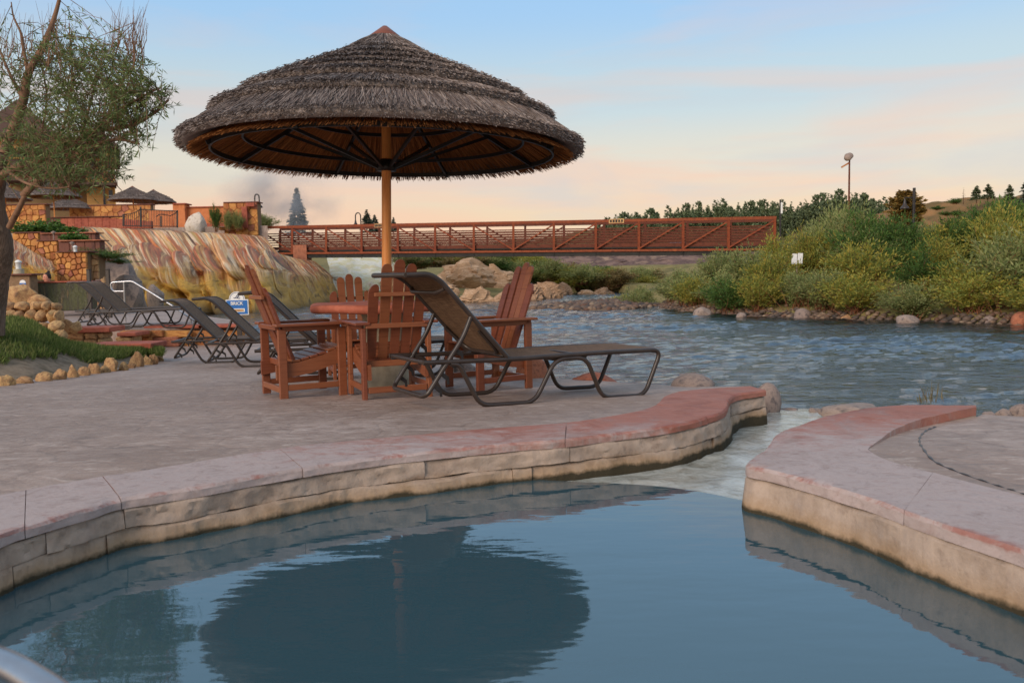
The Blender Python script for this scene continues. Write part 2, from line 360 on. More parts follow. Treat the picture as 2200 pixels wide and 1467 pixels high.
# ---- terrain
RIV_PX = [(740, 641), (900, 648), (1000, 646), (1100, 640), (1190, 632), (1250, 628), (1330, 627), (1362, 633), (1360, 641), (1405, 657), (1480, 669), (1600, 677), (1800, 685), (2000, 690), (2200, 697)]
RIVE = [(1440, 827), (1300, 818), (1200, 812), (1100, 805), (1000, 788), (900, 770), (800, 751), (720, 736), (600, 728), (500, 728)]
river_poly = [G(a, b, -.5)[:2] for a, b in RIV_PX]
river_poly += [np.array(p) for p in [(16, 17), (20, 10), (20, 2), (8, 3.2), (4.2, 4.7), (2.9, 5.2), (1.9, 6.2)]+[tuple(PP(a, b)[:2]+np.array([0, -.15])) for a, b in RIVE]+[(-8.6, 22), (-11, 29), (-15, 37), (-15.4, 40), (-12, 45)]]
river_poly = np.array(river_poly)
def inside(P, poly):
    x, y = P[..., 0], P[..., 1]; r = np.zeros(x.shape, bool); n = len(poly)
    for i in range(n):
        a, b = poly[i], poly[(i+1) % n]
        c = ((a[1] > y) != (b[1] > y)) & (x < (b[0]-a[0])*(y-a[1])/(b[1]-a[1]+1e-12)+a[0]); r ^= c
    return r
def pdist(P, poly, closed=True):
    d = np.full(P.shape[:-1], 1e9); n = len(poly)
    for i in range(n if closed else n-1):
        a, b = poly[i], poly[(i+1) % n]; ab = b-a; t = np.clip(((P[..., 0]-a[0])*ab[0]+(P[..., 1]-a[1])*ab[1])/(ab@ab), 0, 1)
        d = np.minimum(d, np.hypot(P[..., 0]-a[0]-t*ab[0], P[..., 1]-a[1]-t*ab[1]))
    return d
def terrain_z(x, y):
    P = np.stack([x, y], -1); d = pdist(P, river_poly); ins = inside(P, river_poly)
    right = (x > np.interp(y, [0, 20, 60, 90], [4, 8, 4, 8]))
    zr = np.interp(d, [0, .6, 2.5, 6, 12, 40], [-.55, -.35, -.05, .6, 1.5, 2.2])
    zf = np.interp(d, [0, 1, 6, 20], [-.55, -.35, .1, .5])
    z = np.where(right, zr, zf)
    far = np.interp(y, [60, 76, 84, 150, 300, 900], [0, .3, .7, 4.9, 9, 12])
    z = np.where(y > 60, np.maximum(z, far), z)
    near = (y < 20.5) & (~right) ; z = np.where(near, np.minimum(z, -.55), z)
    z = np.where((y < 6) & (x > 2), np.minimum(z, -.35), z)
    z = np.where((x < -5) & (y > 14) & (y < 60), np.minimum(z, -.1), z)
    z = z + np.where(near, 0, .12*fbm(np.stack([x*.6, y*.6, 0*x], -1), 4, 3))
    return np.where(ins, -1.0-.2*np.clip(d, 0, 2), z)
gx = np.r_[np.linspace(-900, -60, 24), np.linspace(-55, 60, 180), np.linspace(66, 900, 24)]
gy = np.r_[np.linspace(-60, 0, 8), np.linspace(1, 90, 170), np.linspace(94, 1500, 40)]
X, Y = np.meshgrid(gx, gy); Z = terrain_z(X, Y)
def gridfaces(r, c):
    i = np.arange(r*c).reshape(r, c); return np.stack([i[:-1, :-1], i[:-1, 1:], i[1:, 1:], i[1:, :-1]], -1).reshape(-1, 4)
tag(add('ground', qmesh('ground', np.stack([X, Y, Z], -1), gridfaces(*X.shape), M_grassland, True)), kind='structure')
# ---- river surface with real wavelets
rx = np.arange(-30, 34, .13); ry = [4.0]
while ry[-1] < 82: ry.append(ry[-1]+max(.085, ry[-1]*.0052))
X, Y = np.meshgrid(rx, np.array(ry)); Pn = np.stack([X*.9+.25*Y, Y*2.2-.3*X, 0*X], -1)*1.3
n0 = fbm(Pn*.5, 3, 5); n1 = fbm(Pn*2.2+3, 4, 11); rid = 1-np.abs(fbm(Pn*np.array([1.6, 2.0, 1])+9, 4, 23))*2
amp = np.interp(Y, [4, 8, 14, 60], [.35, .6, 1., 1.])*np.clip(.75+1.3*fbm(np.stack([X*.16+.05*Y, Y*.34, 0*X], -1), 3, 71), .55, 1.5)
Z = -.5+amp*(.055*n0+.03*n1+.03*(np.clip(rid, 0, 1)**2-.4))
tag(add('river', qmesh('river', np.stack([X, Y, Z], -1), gridfaces(*X.shape), M_river, True)), kind='structure')

# ---- pool rim curves (plan), pool, channel
front_px = [(-420, 1330), (-200, 1235), (0, 1150), (85, 1122), (200, 1090), (265, 1070), (425, 1045), (650, 1005), (810, 982), (1100, 952), (1214, 943), (1436, 915), (1520, 895), (1559, 879), (1577, 850), (1646, 837)]
back_px = [(-420, 1165), (-200, 1105), (0, 1062), (85, 1045), (170, 1031), (225, 1022), (370, 1000), (600, 964), (740, 948), (1050, 920), (1217, 907), (1361, 886), (1412, 868), (1432, 850), (1484, 838), (1612, 829)]
fr = smooth_curve([(-2.9, -1.2, KZ), (-2.3, .8, KZ)]+[G(a, b, KZ) for a, b in front_px], 8); bk = smooth_curve([(-3.5, -1.2, KZ), (-2.95, .9, KZ)]+[G(a, b, KZ) for a, b in back_px], 8)
NP = len(fr)
rng = np.random.default_rng(7)
def wob(x, y): return .013*fbm(np.stack([x*2.1, y*2.1, 0*x], -1), 3, 61)+.006*fbm(np.stack([x*9., y*9., 0*x], -1), 2, 63)
def crack(x, y): return .013*np.clip(fbm(np.stack([x*3.3, y*3.3, 0*x+5], -1), 3, 67)-.02, 0, 1)**.8
def slab_strip(name, A, B, i0, i1, z0, z1, mat, parent, ns=8, seed=0, gap=.004, jag=.012, sub=4, batter=(0, 0), wb=None):
    """piece of the rim between curve indices: outer curve A, inner curve B, with a rough outer edge"""
    t = np.linspace(i0, i1, int((i1-i0)*sub)+2)
    ix = np.arange(len(A)); a = np.stack([np.interp(t, ix, A[:, k]) for k in range(2)], 1); b = np.stack([np.interp(t, ix, B[:, k]) for k in range(2)], 1)
    if gap:
        for q in (a, b):
            d = q[1]-q[0]; q[0] += d/np.linalg.norm(d)*gap; d = q[-2]-q[-1]; q[-1] += d/np.linalg.norm(d)*gap
    prof = [(0 - batter[0]*0, z0)]
    rows = []
    m = 6
    for k in range(m+1): rows.append((0., z0+(z1-z0)*k/m, 'f', k/m))
    rows[-1] = (.012, z1, 't', 1)
    rows[-2] = (.0, z1-.012, 'f', .93)
    for k in range(1, ns+1): rows.append((k/ns, z1, 't', 1))
    rows.append((1., z0, 'b', 0))
    V = []
    dirv = b-a; ln = np.linalg.norm(dirv, axis=1)[:, None]; dn = dirv/ln
    for off, z, k_, fz in rows:
        if k_ == 't' and off > .02 or k_ == 'b': p = a+dirv*off
        else: p = a+dn*off
        zz = np.full(len(p), z, float)
        if wb == 'low': zz = z + wob(p[:, 0], p[:, 1])*fz
        if wb == 'up':
            lo_ = z0+wob(p[:, 0], p[:, 1])+crack(p[:, 0], p[:, 1]); hi_ = z1-crack(p[:, 0]+9, p[:, 1])*.5; q_ = (z-z0)/(z1-z0); zz = lo_+(hi_-lo_)*q_
        q = np.stack([p[:, 0], p[:, 1], zz], 1)
        if k_ == 'f' or (k_ == 't' and off < .02):
            nz = fbm(q*np.array([9, 9, 22.]), 4, seed)*jag + fbm(q*np.array([2.5, 2.5, 6.]), 3, seed+5)*jag*1.2
            if k_ == 'f' and jag > .014: cn_ = fbm(q*np.array([2.6, 2.6, 13.])+7, 4, seed//40+3); nz = nz-.008*np.exp(-(cn_/.03)**2)-.006*np.clip(fbm(q*np.array([5, 5, 14.])+3, 2, seed)-.25, 0, 1)*4
            q[:, :2] -= dn*(nz[:, None] + (batter[0]*(1-fz)+batter[1]*fz))
            if off > 0 or fz > .9: q[:, 2] -= np.clip(fbm(q*7, 3, seed+9), 0, 1)*.012
        elif k_ == 't': q[:, 2] += fbm(q*3.0, 3, seed+2)*.006
        V.append(q)
    V = np.array(V); r, c = V.shape[:2]; uv = np.stack([np.tile(t*.1, (r, 1)), np.array([o_ if k_ != 'f' else -.3*(1-fz_) for o_, z_, k_, fz_ in rows])[:, None].repeat(c, 1)], -1).reshape(-1, 2)
    me = qmesh(name, V.reshape(-1, 3), gridfaces(r, c), mat, False, uv)
    # close ends
    bm = bmesh.new(); bm.from_mesh(me); bm.verts.ensure_lookup_table()
    for col in (0, c-1):
        try: bm.faces.new([bm.verts[k*c+col] for k in range(r)])
        except Exception: pass
    bmesh.ops.recalc_face_normals(bm, faces=bm.faces); 
    for f in bm.faces: f.smooth = len(f.verts) == 4
    bm.to_mesh(me); bm.free(); me.set_sharp_from_angle(angle=math.radians(40))
    return add(name, me, mat, parent)
rim = thing('stone_kerb', 'curved pool rim of red coping slabs over cracked tan stone, under the loungers', 'kerb')
idx = lambda k: (k+2)*8.0
SL = slab_strip
cuts = [-2, 0, 2.6, 4.95, 7.0, 10.0, 12.0, 13.6, 15]
for k in range(len(cuts)-1): SL('coping_slab', fr, bk, idx(cuts[k]), idx(cuts[k+1]), KZ-.042, KZ, M_cope, rim, seed=k*3+1, jag=.011, gap=.0015)
cuts = [-2, 0, 3.1, 5.0, 8.35, 10.05, 12.7, 15]
for k in range(len(cuts)-1): SL('rim_block', fr, bk, idx(cuts[k]), idx(cuts[k+1]), .0685, KZ-.0425, M_rim, rim, seed=k*7+40, jag=.018, ns=2, batter=(.004, -.004), gap=.0015, wb='up')
cuts = [-2, 0, 2.2, 4.4, 9.0, 9.3, 12.2, 15]
for k in range(len(cuts)-1): SL('rim_block', fr, bk, idx(cuts[k]), idx(cuts[k+1]), -.22, .068, M_rim, rim, seed=k*5+80, jag=.026, ns=2, batter=(.05, .006), gap=.0015, wb='low')
SL('mortar_core', fr+np.array([0, .045, 0]), bk, 0, NP-1, -.25, KZ-.05, M_mortar, rim, seed=3, jag=.004, ns=2, gap=0, batter=(.0, -.004))
# right rim
ro_px = [(2420, 1275), (2300, 1226), (2200, 1182), (2002, 1119), (1856, 1066), (1687, 1017), (1608, 999), (1612, 984), (1639, 965), (1669, 931), (1721, 911), (1770, 894), (1856, 877), (1950, 869), (2096, 870)]
ri_px = [(2420, 1128), (2300, 1097), (2200, 1066), (2050, 1026), (1950, 1000), (1895, 983), (1870, 968), (1866, 962), (1878, 952), (1895, 940), (1908, 930), (1930, 919), (1972, 903), (2025, 889), (2098, 874)]
ro = smooth_curve([(2.9, -1.2, KZ), (2.05, .9, KZ)]+[G(a, b, KZ) for a, b in ro_px], 8); ri = smooth_curve([(3.6, -1.2, KZ), (2.75, 1.0, KZ)]+[G(a, b, KZ) for a, b in ri_px], 8)
rr_ = thing('stone_kerb', 'pool rim with a pointed end and red coping, across the overflow channel', 'kerb')
for k, (a, b) in enumerate(((-2, 3.4), (3.4, 7.6), (7.6, 11.4), (11.4, 14))): SL('coping_slab', ro, ri, (a+2)*8, (b+2)*8, KZ-.05, KZ, M_cope, rr_, seed=k*3+201, jag=.008, gap=.001)
SL('rim_wall', ro, ri, 0, 16*8, -.25, KZ-.0505, M_rim, rr_, seed=222, jag=.0125, ns=2, gap=.0, batter=(.05, -.002))
# patios
riv_px = [(1612, 829), (1500, 829), (1440, 827), (1300, 818), (1200, 812), (1100, 805), (1000, 788), (900, 770), (800, 751), (720, 736), (600, 728), (500, 728)]
bp = np.array([p[:2] for p in bk])
rp = np.array([PP(a, b)[:2] for a, b in riv_px])[::-1]; rp = np.vstack([[-12, -1.2], [-15, 8.0], [-17, 19.0], [-11, 19.0], rp])
def loft(A, B, n, m, zf, name, mat, drop=None):
    def ev(P, n):
        d = np.r_[0, np.cumsum(np.linalg.norm(np.diff(P, axis=0), axis=1))]; t = np.linspace(0, d[-1], n); return np.stack([np.interp(t, d, P[:, 0]), np.interp(t, d, P[:, 1])], 1)
    a, b = ev(A, n), ev(B, n); t = np.linspace(0, 1, m)[:, None, None]; XY = a[None]*(1-t)+b[None]*t
    Z = zf(XY); V = np.concatenate([XY, Z[..., None]], -1)
    if drop is not None:
        e = V[-1:].copy(); e[..., 2] = drop; e2 = V[-1:].copy(); V = np.concatenate([V, e])
    me = qmesh(name, V.reshape(-1, 3), gridfaces(V.shape[0], n), mat, True); me.set_sharp_from_angle(angle=math.radians(50)); return me
def patz(XY):
    return zp(XY[..., 1]) + .006*fbm(np.concatenate([XY*1.3, XY[..., :1]*0], -1), 3, 4) - .003
tag(add('patio', loft(bp, rp, 220, 60, patz, 'patio', M_pave, -.9)), kind='structure')
# shift: patio tucks under the coping's back edge; the right terrace
bp2 = np.array([p[:2] for p in ri]); ou = np.array([(12, -1.2), (10, 2.0)]+[tuple(PP(a, b)[:2]) for a, b in [(2800, 960), (2500, 920), (2300, 899), (2200, 894), (2110, 890)]])
tag(add('patio', loft(bp2, ou, 60, 24, patz, 'patio_right', M_pave, -.9)), kind='structure')
# groove in the right terrace: a sawn joint filled dark
gp = [PP(a, b) for a, b in [(2010, 916), (1990, 924), (1976, 940), (1980, 958), (2006, 988), (2060, 1013), (2137, 1040), (2200, 1060), (2300, 1098)]]
gc = smooth_curve(gp, 8); gc[:, 2] = zp(gc[:, 1])-.005
tag(MB().tube(gc, [.006+.003*math.sin(i*1.7) for i in range(len(gc))], 6).build('joint_seal', M_tube), 'dark curved joint line in the right terrace paving', 'joint')
# pool water
lip_px = [(985, 1030), (1100, 1028), (1225, 1034), (1320, 1038), (1402, 1043), (1480, 1052), (1530, 1061), (1600, 1075)]
lip = smooth_curve([G(a, b, 0) for a, b in lip_px], 6)
pl = [tuple((p[0]+(-.12), p[1]+.10)) for p in fr[:int(8*10.6)]]
pl = pl + [(p[0], p[1]) for p in lip] + [(p[0]+.1, p[1]+.02) for p in ro[:56][::-1]][8:]
me = bpy.data.meshes.new('pool_water'); bm = bmesh.new(); bm.faces.new([bm.verts.new((x, y, 0)) for x, y in pl]); bmesh.ops.triangulate(bm, faces=bm.faces); bmesh.ops.recalc_face_normals(bm, faces=bm.faces)
for f in bm.faces:
    if f.normal.z < 0: f.normal_flip()
bm.to_mesh(me); bm.free(); tag(add('pool_water', me, M_pool), kind='structure')
# overflow channel: lip -> falls towards the river
cl = np.array([p[:2] for p in fr[int(8*10.4):]])+np.array([.0, .06]); cl = np.vstack([cl, [[2.05, 6.6], [2.3, 7.2]]])
crr = np.array([p[:2] for p in ro[7*8:13*8]])+np.array([.05, 0]); crr = np.vstack([lip[-4:, :2][:1], crr, [[2.4, 6.2], [2.9, 7.0]]])
def chz(XY):
    n, m = XY.shape[:2]; t = np.linspace(0, 1, m)[None, :].repeat(n, 0)
    z = np.interp(t, [0, .06, .5, .85, .93, 1], [-.012, -.016, -.03, -.06, -.16, -.55])
    return z+.008*fbm(np.concatenate([XY*7, t[..., None]*3], -1), 3, 8)
chm = loft(cl, crr, 90, 26, chz, 'overflow_channel', M_chan); tag(add('overflow_channel', chm), kind='structure')
# ================================================================== near furniture
def straw_mat(name, cols):
    q = NM(name); g = q.n('ShaderNodeNewGeometry'); c = q.ramp(g.outputs['Random Per Island'], cols)
    n = q.noise(q.coord('Object'), 6, 5); q.base(q.mix(q.mr(n, .4, .75, 0, .5), c, cols[0][1] if len(cols[0]) == 2 else cols[0])); return q.done(.85, .15)
M_thatch = straw_mat('weathered grey thatch', [srgb(86, 74, 70), srgb(126, 112, 106), srgb(158, 146, 140), srgb(106, 92, 84), srgb(178, 164, 156)])
M_reed = straw_mat('brown thatch underside', [srgb(140, 90, 52), srgb(180, 120, 70), srgb(116, 74, 44), srgb(164, 108, 64)])
def straws(rngs, n, r0, z0, r1, z1, wd, lift, spread, jl):
    """thin blades laid down a cone from (r0,z0) to (r1,z1)"""
    a = rngs.uniform(0, 2*math.pi, n); da = rngs.normal(0, spread, n); t0 = rngs.uniform(0, .55, n); t1 = np.clip(t0+rngs.uniform(.35, .7, n), .3, 1.0)+rngs.normal(0, jl, n)*(rngs.random(n) < .8)
    def pt(t, ang, up): r = r0+(r1-r0)*t; z = z0+(z1-z0)*t+up; return np.stack([r*np.cos(ang), r*np.sin(ang), z], 1)
    up0 = rngs.uniform(0, 1, n)*lift*.4; up1 = rngs.uniform(-.3, 1, n)*lift
    b = pt(t0, a, up0); e = pt(t1, a+da, up1); d = e-b; rad = np.stack([np.cos(a), np.sin(a), np.full(n, .4)], 1)
    s = np.cross(d, rad + rngs.normal(0, .8, (n, 3))); s /= np.linalg.norm(s, axis=1)[:, None]; wv = (wd*rngs.uniform(.6, 1.3, n))[:, None]*s*.5
    V = np.stack([b-wv, b+wv, e+wv*.6, e-wv*.6], 1).reshape(-1, 3); return V, np.arange(4*n).reshape(-1, 4)
_zr = [.1, .40, .60, .80, 1.0, 1.21, 1.45, 1.70]; _zz = [1.0, .745, .652, .564, .472, .37, .232, .02]
zc = lambda r: float(np.interp(r, _zr, _zz))
TIERS = [(.10 if k == 0 else _zr[k]-.11, zc(.1 if k == 0 else _zr[k]-.11)+(0.008 if k else 0), _zr[k+1], zc(_zr[k+1])+(.07 if k < 5 else (.05 if k < 6 else .03))) for k in range(7)]
def umbrella(name, label, loc, detail=1.0, group=None, tilt=(0, 0), mats=None, hub=True, pole_h=2.16, seed=3):
    rg = np.random.default_rng(seed)
    t = thing(name, label, 'umbrella', loc, 0, group); RH = pole_h
    MB().tube([(0, 0, .55 if hub else -.1), (0, 0, 1.4), (0, 0, RH+.85)], [.044, .042, .040], 14).build('pole', M_wood, t)
    top = bpy.data.objects.new('canopy', None)
    for k, (r0, z0, r1, z1) in enumerate(TIERS):
        n = int((1500+9500*r1)*detail); V, F = straws(rg, n, r0, z0+.012, r1, z1+.012, .0062/max(detail, .25)**.7, .022, .02, .012)
        # ragged butt ends hanging at the tier edge
        n2 = int(6500*r1*detail); a = rg.uniform(0, 2*math.pi, n2); rr = r1+rg.normal(-.01, .012, n2); zz = z1+rg.uniform(-.05, .045, n2)
        b = np.stack([rr*np.cos(a), rr*np.sin(a), zz], 1); out_ = np.stack([np.cos(a+rg.normal(0, .16, n2)), np.sin(a+rg.normal(0, .16, n2)), rg.normal(-.45, .18, n2)], 1); e = b+out_*rg.uniform(.012, .032, n2)[:, None]
        s = np.cross(out_, rg.normal(0, 1, (n2, 3))); s /= np.linalg.norm(s, axis=1)[:, None]; s *= .0034/max(detail, .25)**.7
        V2 = np.stack([b-s, b+s, e+s*.6, e-s*.6], 1).reshape(-1, 3); V = np.vstack([V, V2]); F = np.arange(len(V)).reshape(-1, 4)
        o = add('thatch_tier', qmesh('thatch_tier', V, F, M_thatch), M_thatch, t, (0, 0, RH), (tilt[0], tilt[1], 0)); o['kind'] = 'stuff'
        me = MB().lathe([(r0, z0), ((r0+r1)/2, (z0+z1)/2+.005), (r1-.03, z1+.015), (r1-.015, z1-.012), (r1-.06, z1-.045), (r0*.9, z0-.09)], n=64).mesh('thatch_core', M_thatch); add('thatch_core', me, M_thatch, t, (0, 0, RH), (tilt[0], tilt[1], 0))
    n = int(15000*detail); V, F = straws(rg, n, .1, .86, 1.625, -.0, .009/max(detail, .25)**.7, -.02, .03, .008)
    V[:, 2] -= .03
    o = add('thatch_lining', qmesh('thatch_lining', V, F, M_reed), M_reed, t, (0, 0, RH), (tilt[0], tilt[1], 0)); o['kind'] = 'stuff'
    add('lining_shell', MB().lathe([(1.62, .02), (.85, .45), (.05, .88)], n=64).mesh('lining_shell', M_reed), M_reed, t, (0, 0, RH), (tilt[0], tilt[1], 0))
    capm = MB().lathe([(.0, 1.10), (.02, 1.095), (.135, 1.005), (.142, .985), (.12, .96)], n=24).mesh('cap', M_chair); add('cap', capm, M_chair, t, (0, 0, RH), (tilt[0], tilt[1], 0))
    if hub:
        for r, z, th in ((1.46, -.005, .020), (1.2, .105, .016), (.68, .275, .016)):
            me = MB().lathe([(r-.008, z-th), (r+.008, z-th), (r+.008, z+th), (r-.008, z+th), (r-.008, z-th)], n=72, smooth=False).mesh('frame_ring', M_black); add('frame_ring', me, M_black, t, (0, 0, RH), (tilt[0], tilt[1], 0))
        add('hub', MB().lathe([(.046, -.15), (.085, -.15), (.085, -.09), (.06, -.08), (.06, -.05), (.046, -.05)], n=20).mesh('hub', M_black), M_black, t, (0, 0, RH), (tilt[0], tilt[1], 0))
        for k in range(8):
            a = math.radians(22.5*1+45*k+6); ca, sa = math.cos(a), math.sin(a)
            add('rib', MB().beam((.06*ca, .06*sa, .69), (1.5*ca, 1.5*sa, -.02), .022, .036).mesh('rib', M_black), M_black, t, (0, 0, RH), (tilt[0], tilt[1], 0))
            add('strut', MB().beam((.08*ca, .08*sa, -.12), (1.0*ca, 1.0*sa, .225), .022, .028).mesh('strut', M_black), M_black, t, (0, 0, RH), (tilt[0], tilt[1], 0))
    bpy.data.objects.remove(top)
    return t
UD = 8.1; TP = W(832, 833, UD); TC = np.array([TP[0], UD, float(zp(UD))]); US = 1.087
u = umbrella('thatched_umbrella', 'big thatched umbrella on a pine pole above the round table', (TC[0], TC[1], 0.02), 1.0, tilt=(math.radians(-.4), math.radians(-.5)), pole_h=2.01)
u.scale = (US, US, US*.995)
u.rotation_euler = (0, math.radians(1.6), 0)
# table: irregular round red flagstone on a concrete drum
t = thing('stone_table', 'round red sandstone table with a concrete drum base around the umbrella pole', 'table', TC); t.scale = (1.08, 1.08, 1.10)
prof = [(.05, .735), (.6, .737), (.655, .735), (.672, .725), (.678, .70), (.668, .672), (.64, .664), (.2, .66)]
nV = 64; V = []
for r, z in prof:
    for k in range(nV):
        a = 2*math.pi*k/nV; q = r*(1+.025*math.sin(3*a+1)+.014*math.sin(7*a)) if r > .3 else r
        V.append((q*math.cos(a), q*math.sin(a), z+.004*math.sin(5*a+r*9)))
F = [(i*nV+k, i*nV+(k+1) % nV, (i+1)*nV+(k+1) % nV, (i+1)*nV+k) for i in range(len(prof)-1) for k in range(nV)]
MB().raw(V, F, True).build('tabletop', M_redstone, t)
MB().lathe([(.0, .659), (.21, .659), (.215, .64), (.20, .6), (.20, .08), (.235, .06), (.235, -.02)], n=40).build('pedestal', M_concrete, t)
# ---- adirondack dining chairs
def chair(name, label, loc, rz):
    t = thing(name, label, 'chair', loc, rz, 'terracotta slatted chairs around the stone table')
    yw = .275; B = .004
    for sx, x in ((-1, -.25), (1, .27)):
        for sy in (-1, 1): MB().box((x, sy*yw, .3), (.072 if sx > 0 else .07, .036, .6), bev=B).build('leg', M_chair, t)
    for sy in (-1, 1):
        # seat side plank, deeper at the front and curved on top
        top = [(-.30, .30), (-.1, .315), (.1, .36), (.24, .41), (.30, .415)]; bot = [(.30, .30), (.0, .215), (-.30, .175)]
        poly = top+bot; y0, y1 = sy*(yw-.02), sy*(yw-.05); V = [(x, y0, z) for x, z in poly]+[(x, y1, z) for x, z in poly]; n = len(poly)
        MB().raw(V, [tuple(range(n)), tuple(range(n, 2*n))[::-1]]+[(i, n+i, n+(i+1) % n, (i+1) % n) for i in range(n)]).build('side_plank', M_chair, t)
        MB().box((.015, sy*(yw+.012), .636), (.66, .125, .024), bev=.006).build('armrest', M_chair, t)
        MB().box((.01, sy*(yw+.0), .602), (.50, .026, .042), bev=B).build('arm_apron', M_chair, t)
        MB().box((.01, sy*yw, .105), (.46, .028, .05), bev=B).build('stretcher', M_chair, t)
    MB().box((-.27, 0, .09), (.028, .50, .05), bev=B).build('stretcher', M_chair, t)
    for k in range(6):
        x = .27-k*.078; z = np.interp(x, [-.3, -.1, .1, .24, .3], [.312, .327, .372, .422, .427])
        MB().box((x, 0, z), (.07, .475, .02), Matrix.Rotation(-.18 if x > -.05 else -.06, 3, 'Y'), bev=.005).build('seat_slat', M_chair, t)
    hts = [.97, 1.115, 1.15, 1.115, .97]
    for k in range(5):
        c = (k-2); wdt = .080; pz = hts[k]
        prof = [(-wdt/2*.86, .27), (wdt/2*.86, .27), (wdt/2, pz-.05)]+[(wdt/2*math.cos(a)+(0), pz-.05+.05*math.sin(a)) for a in np.linspace(.15, math.pi-.15, 7)]+[(-wdt/2, pz-.05)]
        if abs(c) == 2: prof = [(p[0], p[1]-(.04*abs(p[0]+math.copysign(wdt/2, c))/wdt if p[1] > pz-.06 else 0)) for p in prof]
        n = len(prof); fan = c*.0075; V = []
        for th in (.0, .022):
            for a, z in prof:
                lat = a*(1+.1*(z-.3)) + c*.099*(.93+.11*(z-.27)); bow = .018*(2-abs(c))/2
                V.append((-.10-(z-.27)*.365-th-bow, lat, z))
        MB().raw(V, [tuple(range(n))[::-1], tuple(range(n, 2*n))]+[(i, (i+1) % n, n+(i+1) % n, n+i) for i in range(n)]).build('back_slat', M_chair, t)
    MB().box((-.285, 0, .615), (.04, .52, .04), bev=B).build('back_brace', M_chair, t)
    MB().box((-.375, 0, .87), (.03, .40, .032), bev=B).build('back_brace', M_chair, t)
    MB().box((-.20, 0, .30), (.04, .50, .05), bev=B).build('back_brace', M_chair, t)
    b = MB().lathe([(.0, .004), (.017, .004), (.02, 0)], n=18).build('badge', M_black, t, (-.163, .0, .33), (0, math.radians(-67), 0)); b.scale = (.65, 1.3, 1)
    return t
def cpos(px, py): p = PP(px, py); return (p[0], p[1], float(zp(p[1])))
def face(p, q, off=0): return math.atan2(q[1]-p[1], q[0]-p[0])+off
pL = cpos(652, 847); chair('dining_chair', 'terracotta chair left of the table, seen side-on', pL, math.radians(31))
pC = cpos(838, 849); chair('dining_chair', 'terracotta chair with its slatted back to the pool, in front of the umbrella pole', (pC[0], pC[1], pC[2]), math.radians(113))
pR = cpos(1052, 832); chair('dining_chair', 'terracotta chair right of the table, nearest the river, half behind the lounger', pR, math.radians(214))
pB = W(768, 820, 9.35); chair('dining_chair', 'terracotta chair behind the table, facing the pool', (pB[0], 9.35, float(zp(9.35))), math.radians(-72))
# ---- sling loungers.  local x = length (head -, foot +), y = width
def lounger():
    t = thing('sun_lounger', 'x', 'lounger'); hw = .33; R = .018
    S = lambda sv, z, y: (sv, y, z)
    fb = MB
    for y, nm in ((-hw, 'n'), (hw, 'f')):
        path = rpath([S(-.47, .345, y), S(.3, .35, y), S(1.0, .375, y), S(1.64, .385, y), S(1.48, .017, y), S(1.06, .017, y), S(.90, .345, y), S(.62, .337, y), S(.44, .017, y), S(-.02, .017, y), S(-.19, .322, y), S(-.26, .33, y)], .09)
        fb().tube(path, R, 8).build('side_frame', M_tube, t)
    for s_, z in ((1.60, .372), (.9, .352), (-.45, .345), (.64, .335)): fb().tube([(s_, -hw+.01, z), (s_, hw-.01, z)], R*.9, 8).build('cross_bar', M_tube, t)
    V = []; ys = np.linspace(-hw+.012, hw-.012, 9); xs = np.linspace(.22, 1.6, 24)
    for th in (0, -.006):
        for x in xs:
            for y in ys: V.append((x, y, np.interp(x, [.22, 1, 1.6], [.362, .388, .398])-.03*(1-(y/hw)**2)*math.sin(math.pi*min(1, (x-.2)/1.4))+th))
    F = gridfaces(24, 9); me = qmesh('seat_sling', V, np.vstack([F, F[:, ::-1]+24*9]), M_sling, True); add('seat_sling', me, M_sling, t)
    bpts = [(.20, .37), (-.33, .90), (-.42, .955), (-.62, .955)]
    for y in (-hw, hw):
        fb().tube(rpath([(.20, y, .365), (-.34, y, .92), (-.43, y, .965), (-.60, y, .955)], .1), R*1.05, 8).build('back_frame', M_tube, t)
    fb().tube([(-.60, -hw, .955), (-.60, hw, .955)], R, 8).build('cross_bar', M_tube, t)
    fb().tube(rpath([(-.30, -hw+.02, .865), (-.33, -hw+.1, .835), (-.33, hw-.1, .835), (-.30, hw-.02, .865)], .08), R*.8, 8).build('cross_bar', M_tube, t)
    fb().tube(rpath([(-.02, -hw+.03, .56), (.17, -hw+.06, .385), (.17, hw-.06, .385), (-.02, hw-.03, .56)], .1), R*.8, 8).build('inner_loop', M_tube, t)
    V = []; bp_ = np.array(rpath([(.19, 0, .385), (-.335, 0, .925), (-.43, 0, .972), (-.60, 0, .966)], .1, 6)); bp_ = resample(bp_, .05)
    ys = np.linspace(-hw+.014, hw-.014, 9)
    for th in (0, -.006):
        for p in bp_:
            for y in ys: sag = -.022*(1-(y/hw)**2); V.append((p[0]-sag*.5, y, p[2]+sag*.6+th))
    m = len(bp_); F = gridfaces(m, 9); add('back_sling', qmesh('back_sling', V, np.vstack([F[:, ::-1], F+m*9]), M_sling, True), M_sling, t)
    fb().tube(rpath([(-.10, -hw, .665), (-.16, -hw, .52), (-.43, -hw+.01, .12), (-.45, -hw+.06, .10), (-.45, hw-.06, .10), (-.43, hw-.01, .12), (-.16, hw, .52), (-.10, hw, .665)], .06), R, 8).build('back_support', M_tube, t)
    for y in (-hw, hw):
        for k in range(4):
            x = -.215-.055*k; z = .43-.085*k; MB().beam((x, y, z), (x+.045, y, z-.035), .008, .03).beam((x+.045, y, z-.03), (x+.05, y, z-.075), .008, .018).build('notch', M_black, t)
    return t
proto = lounger(); LG = 'bronze sling sun loungers on the paving'; _first = [True]
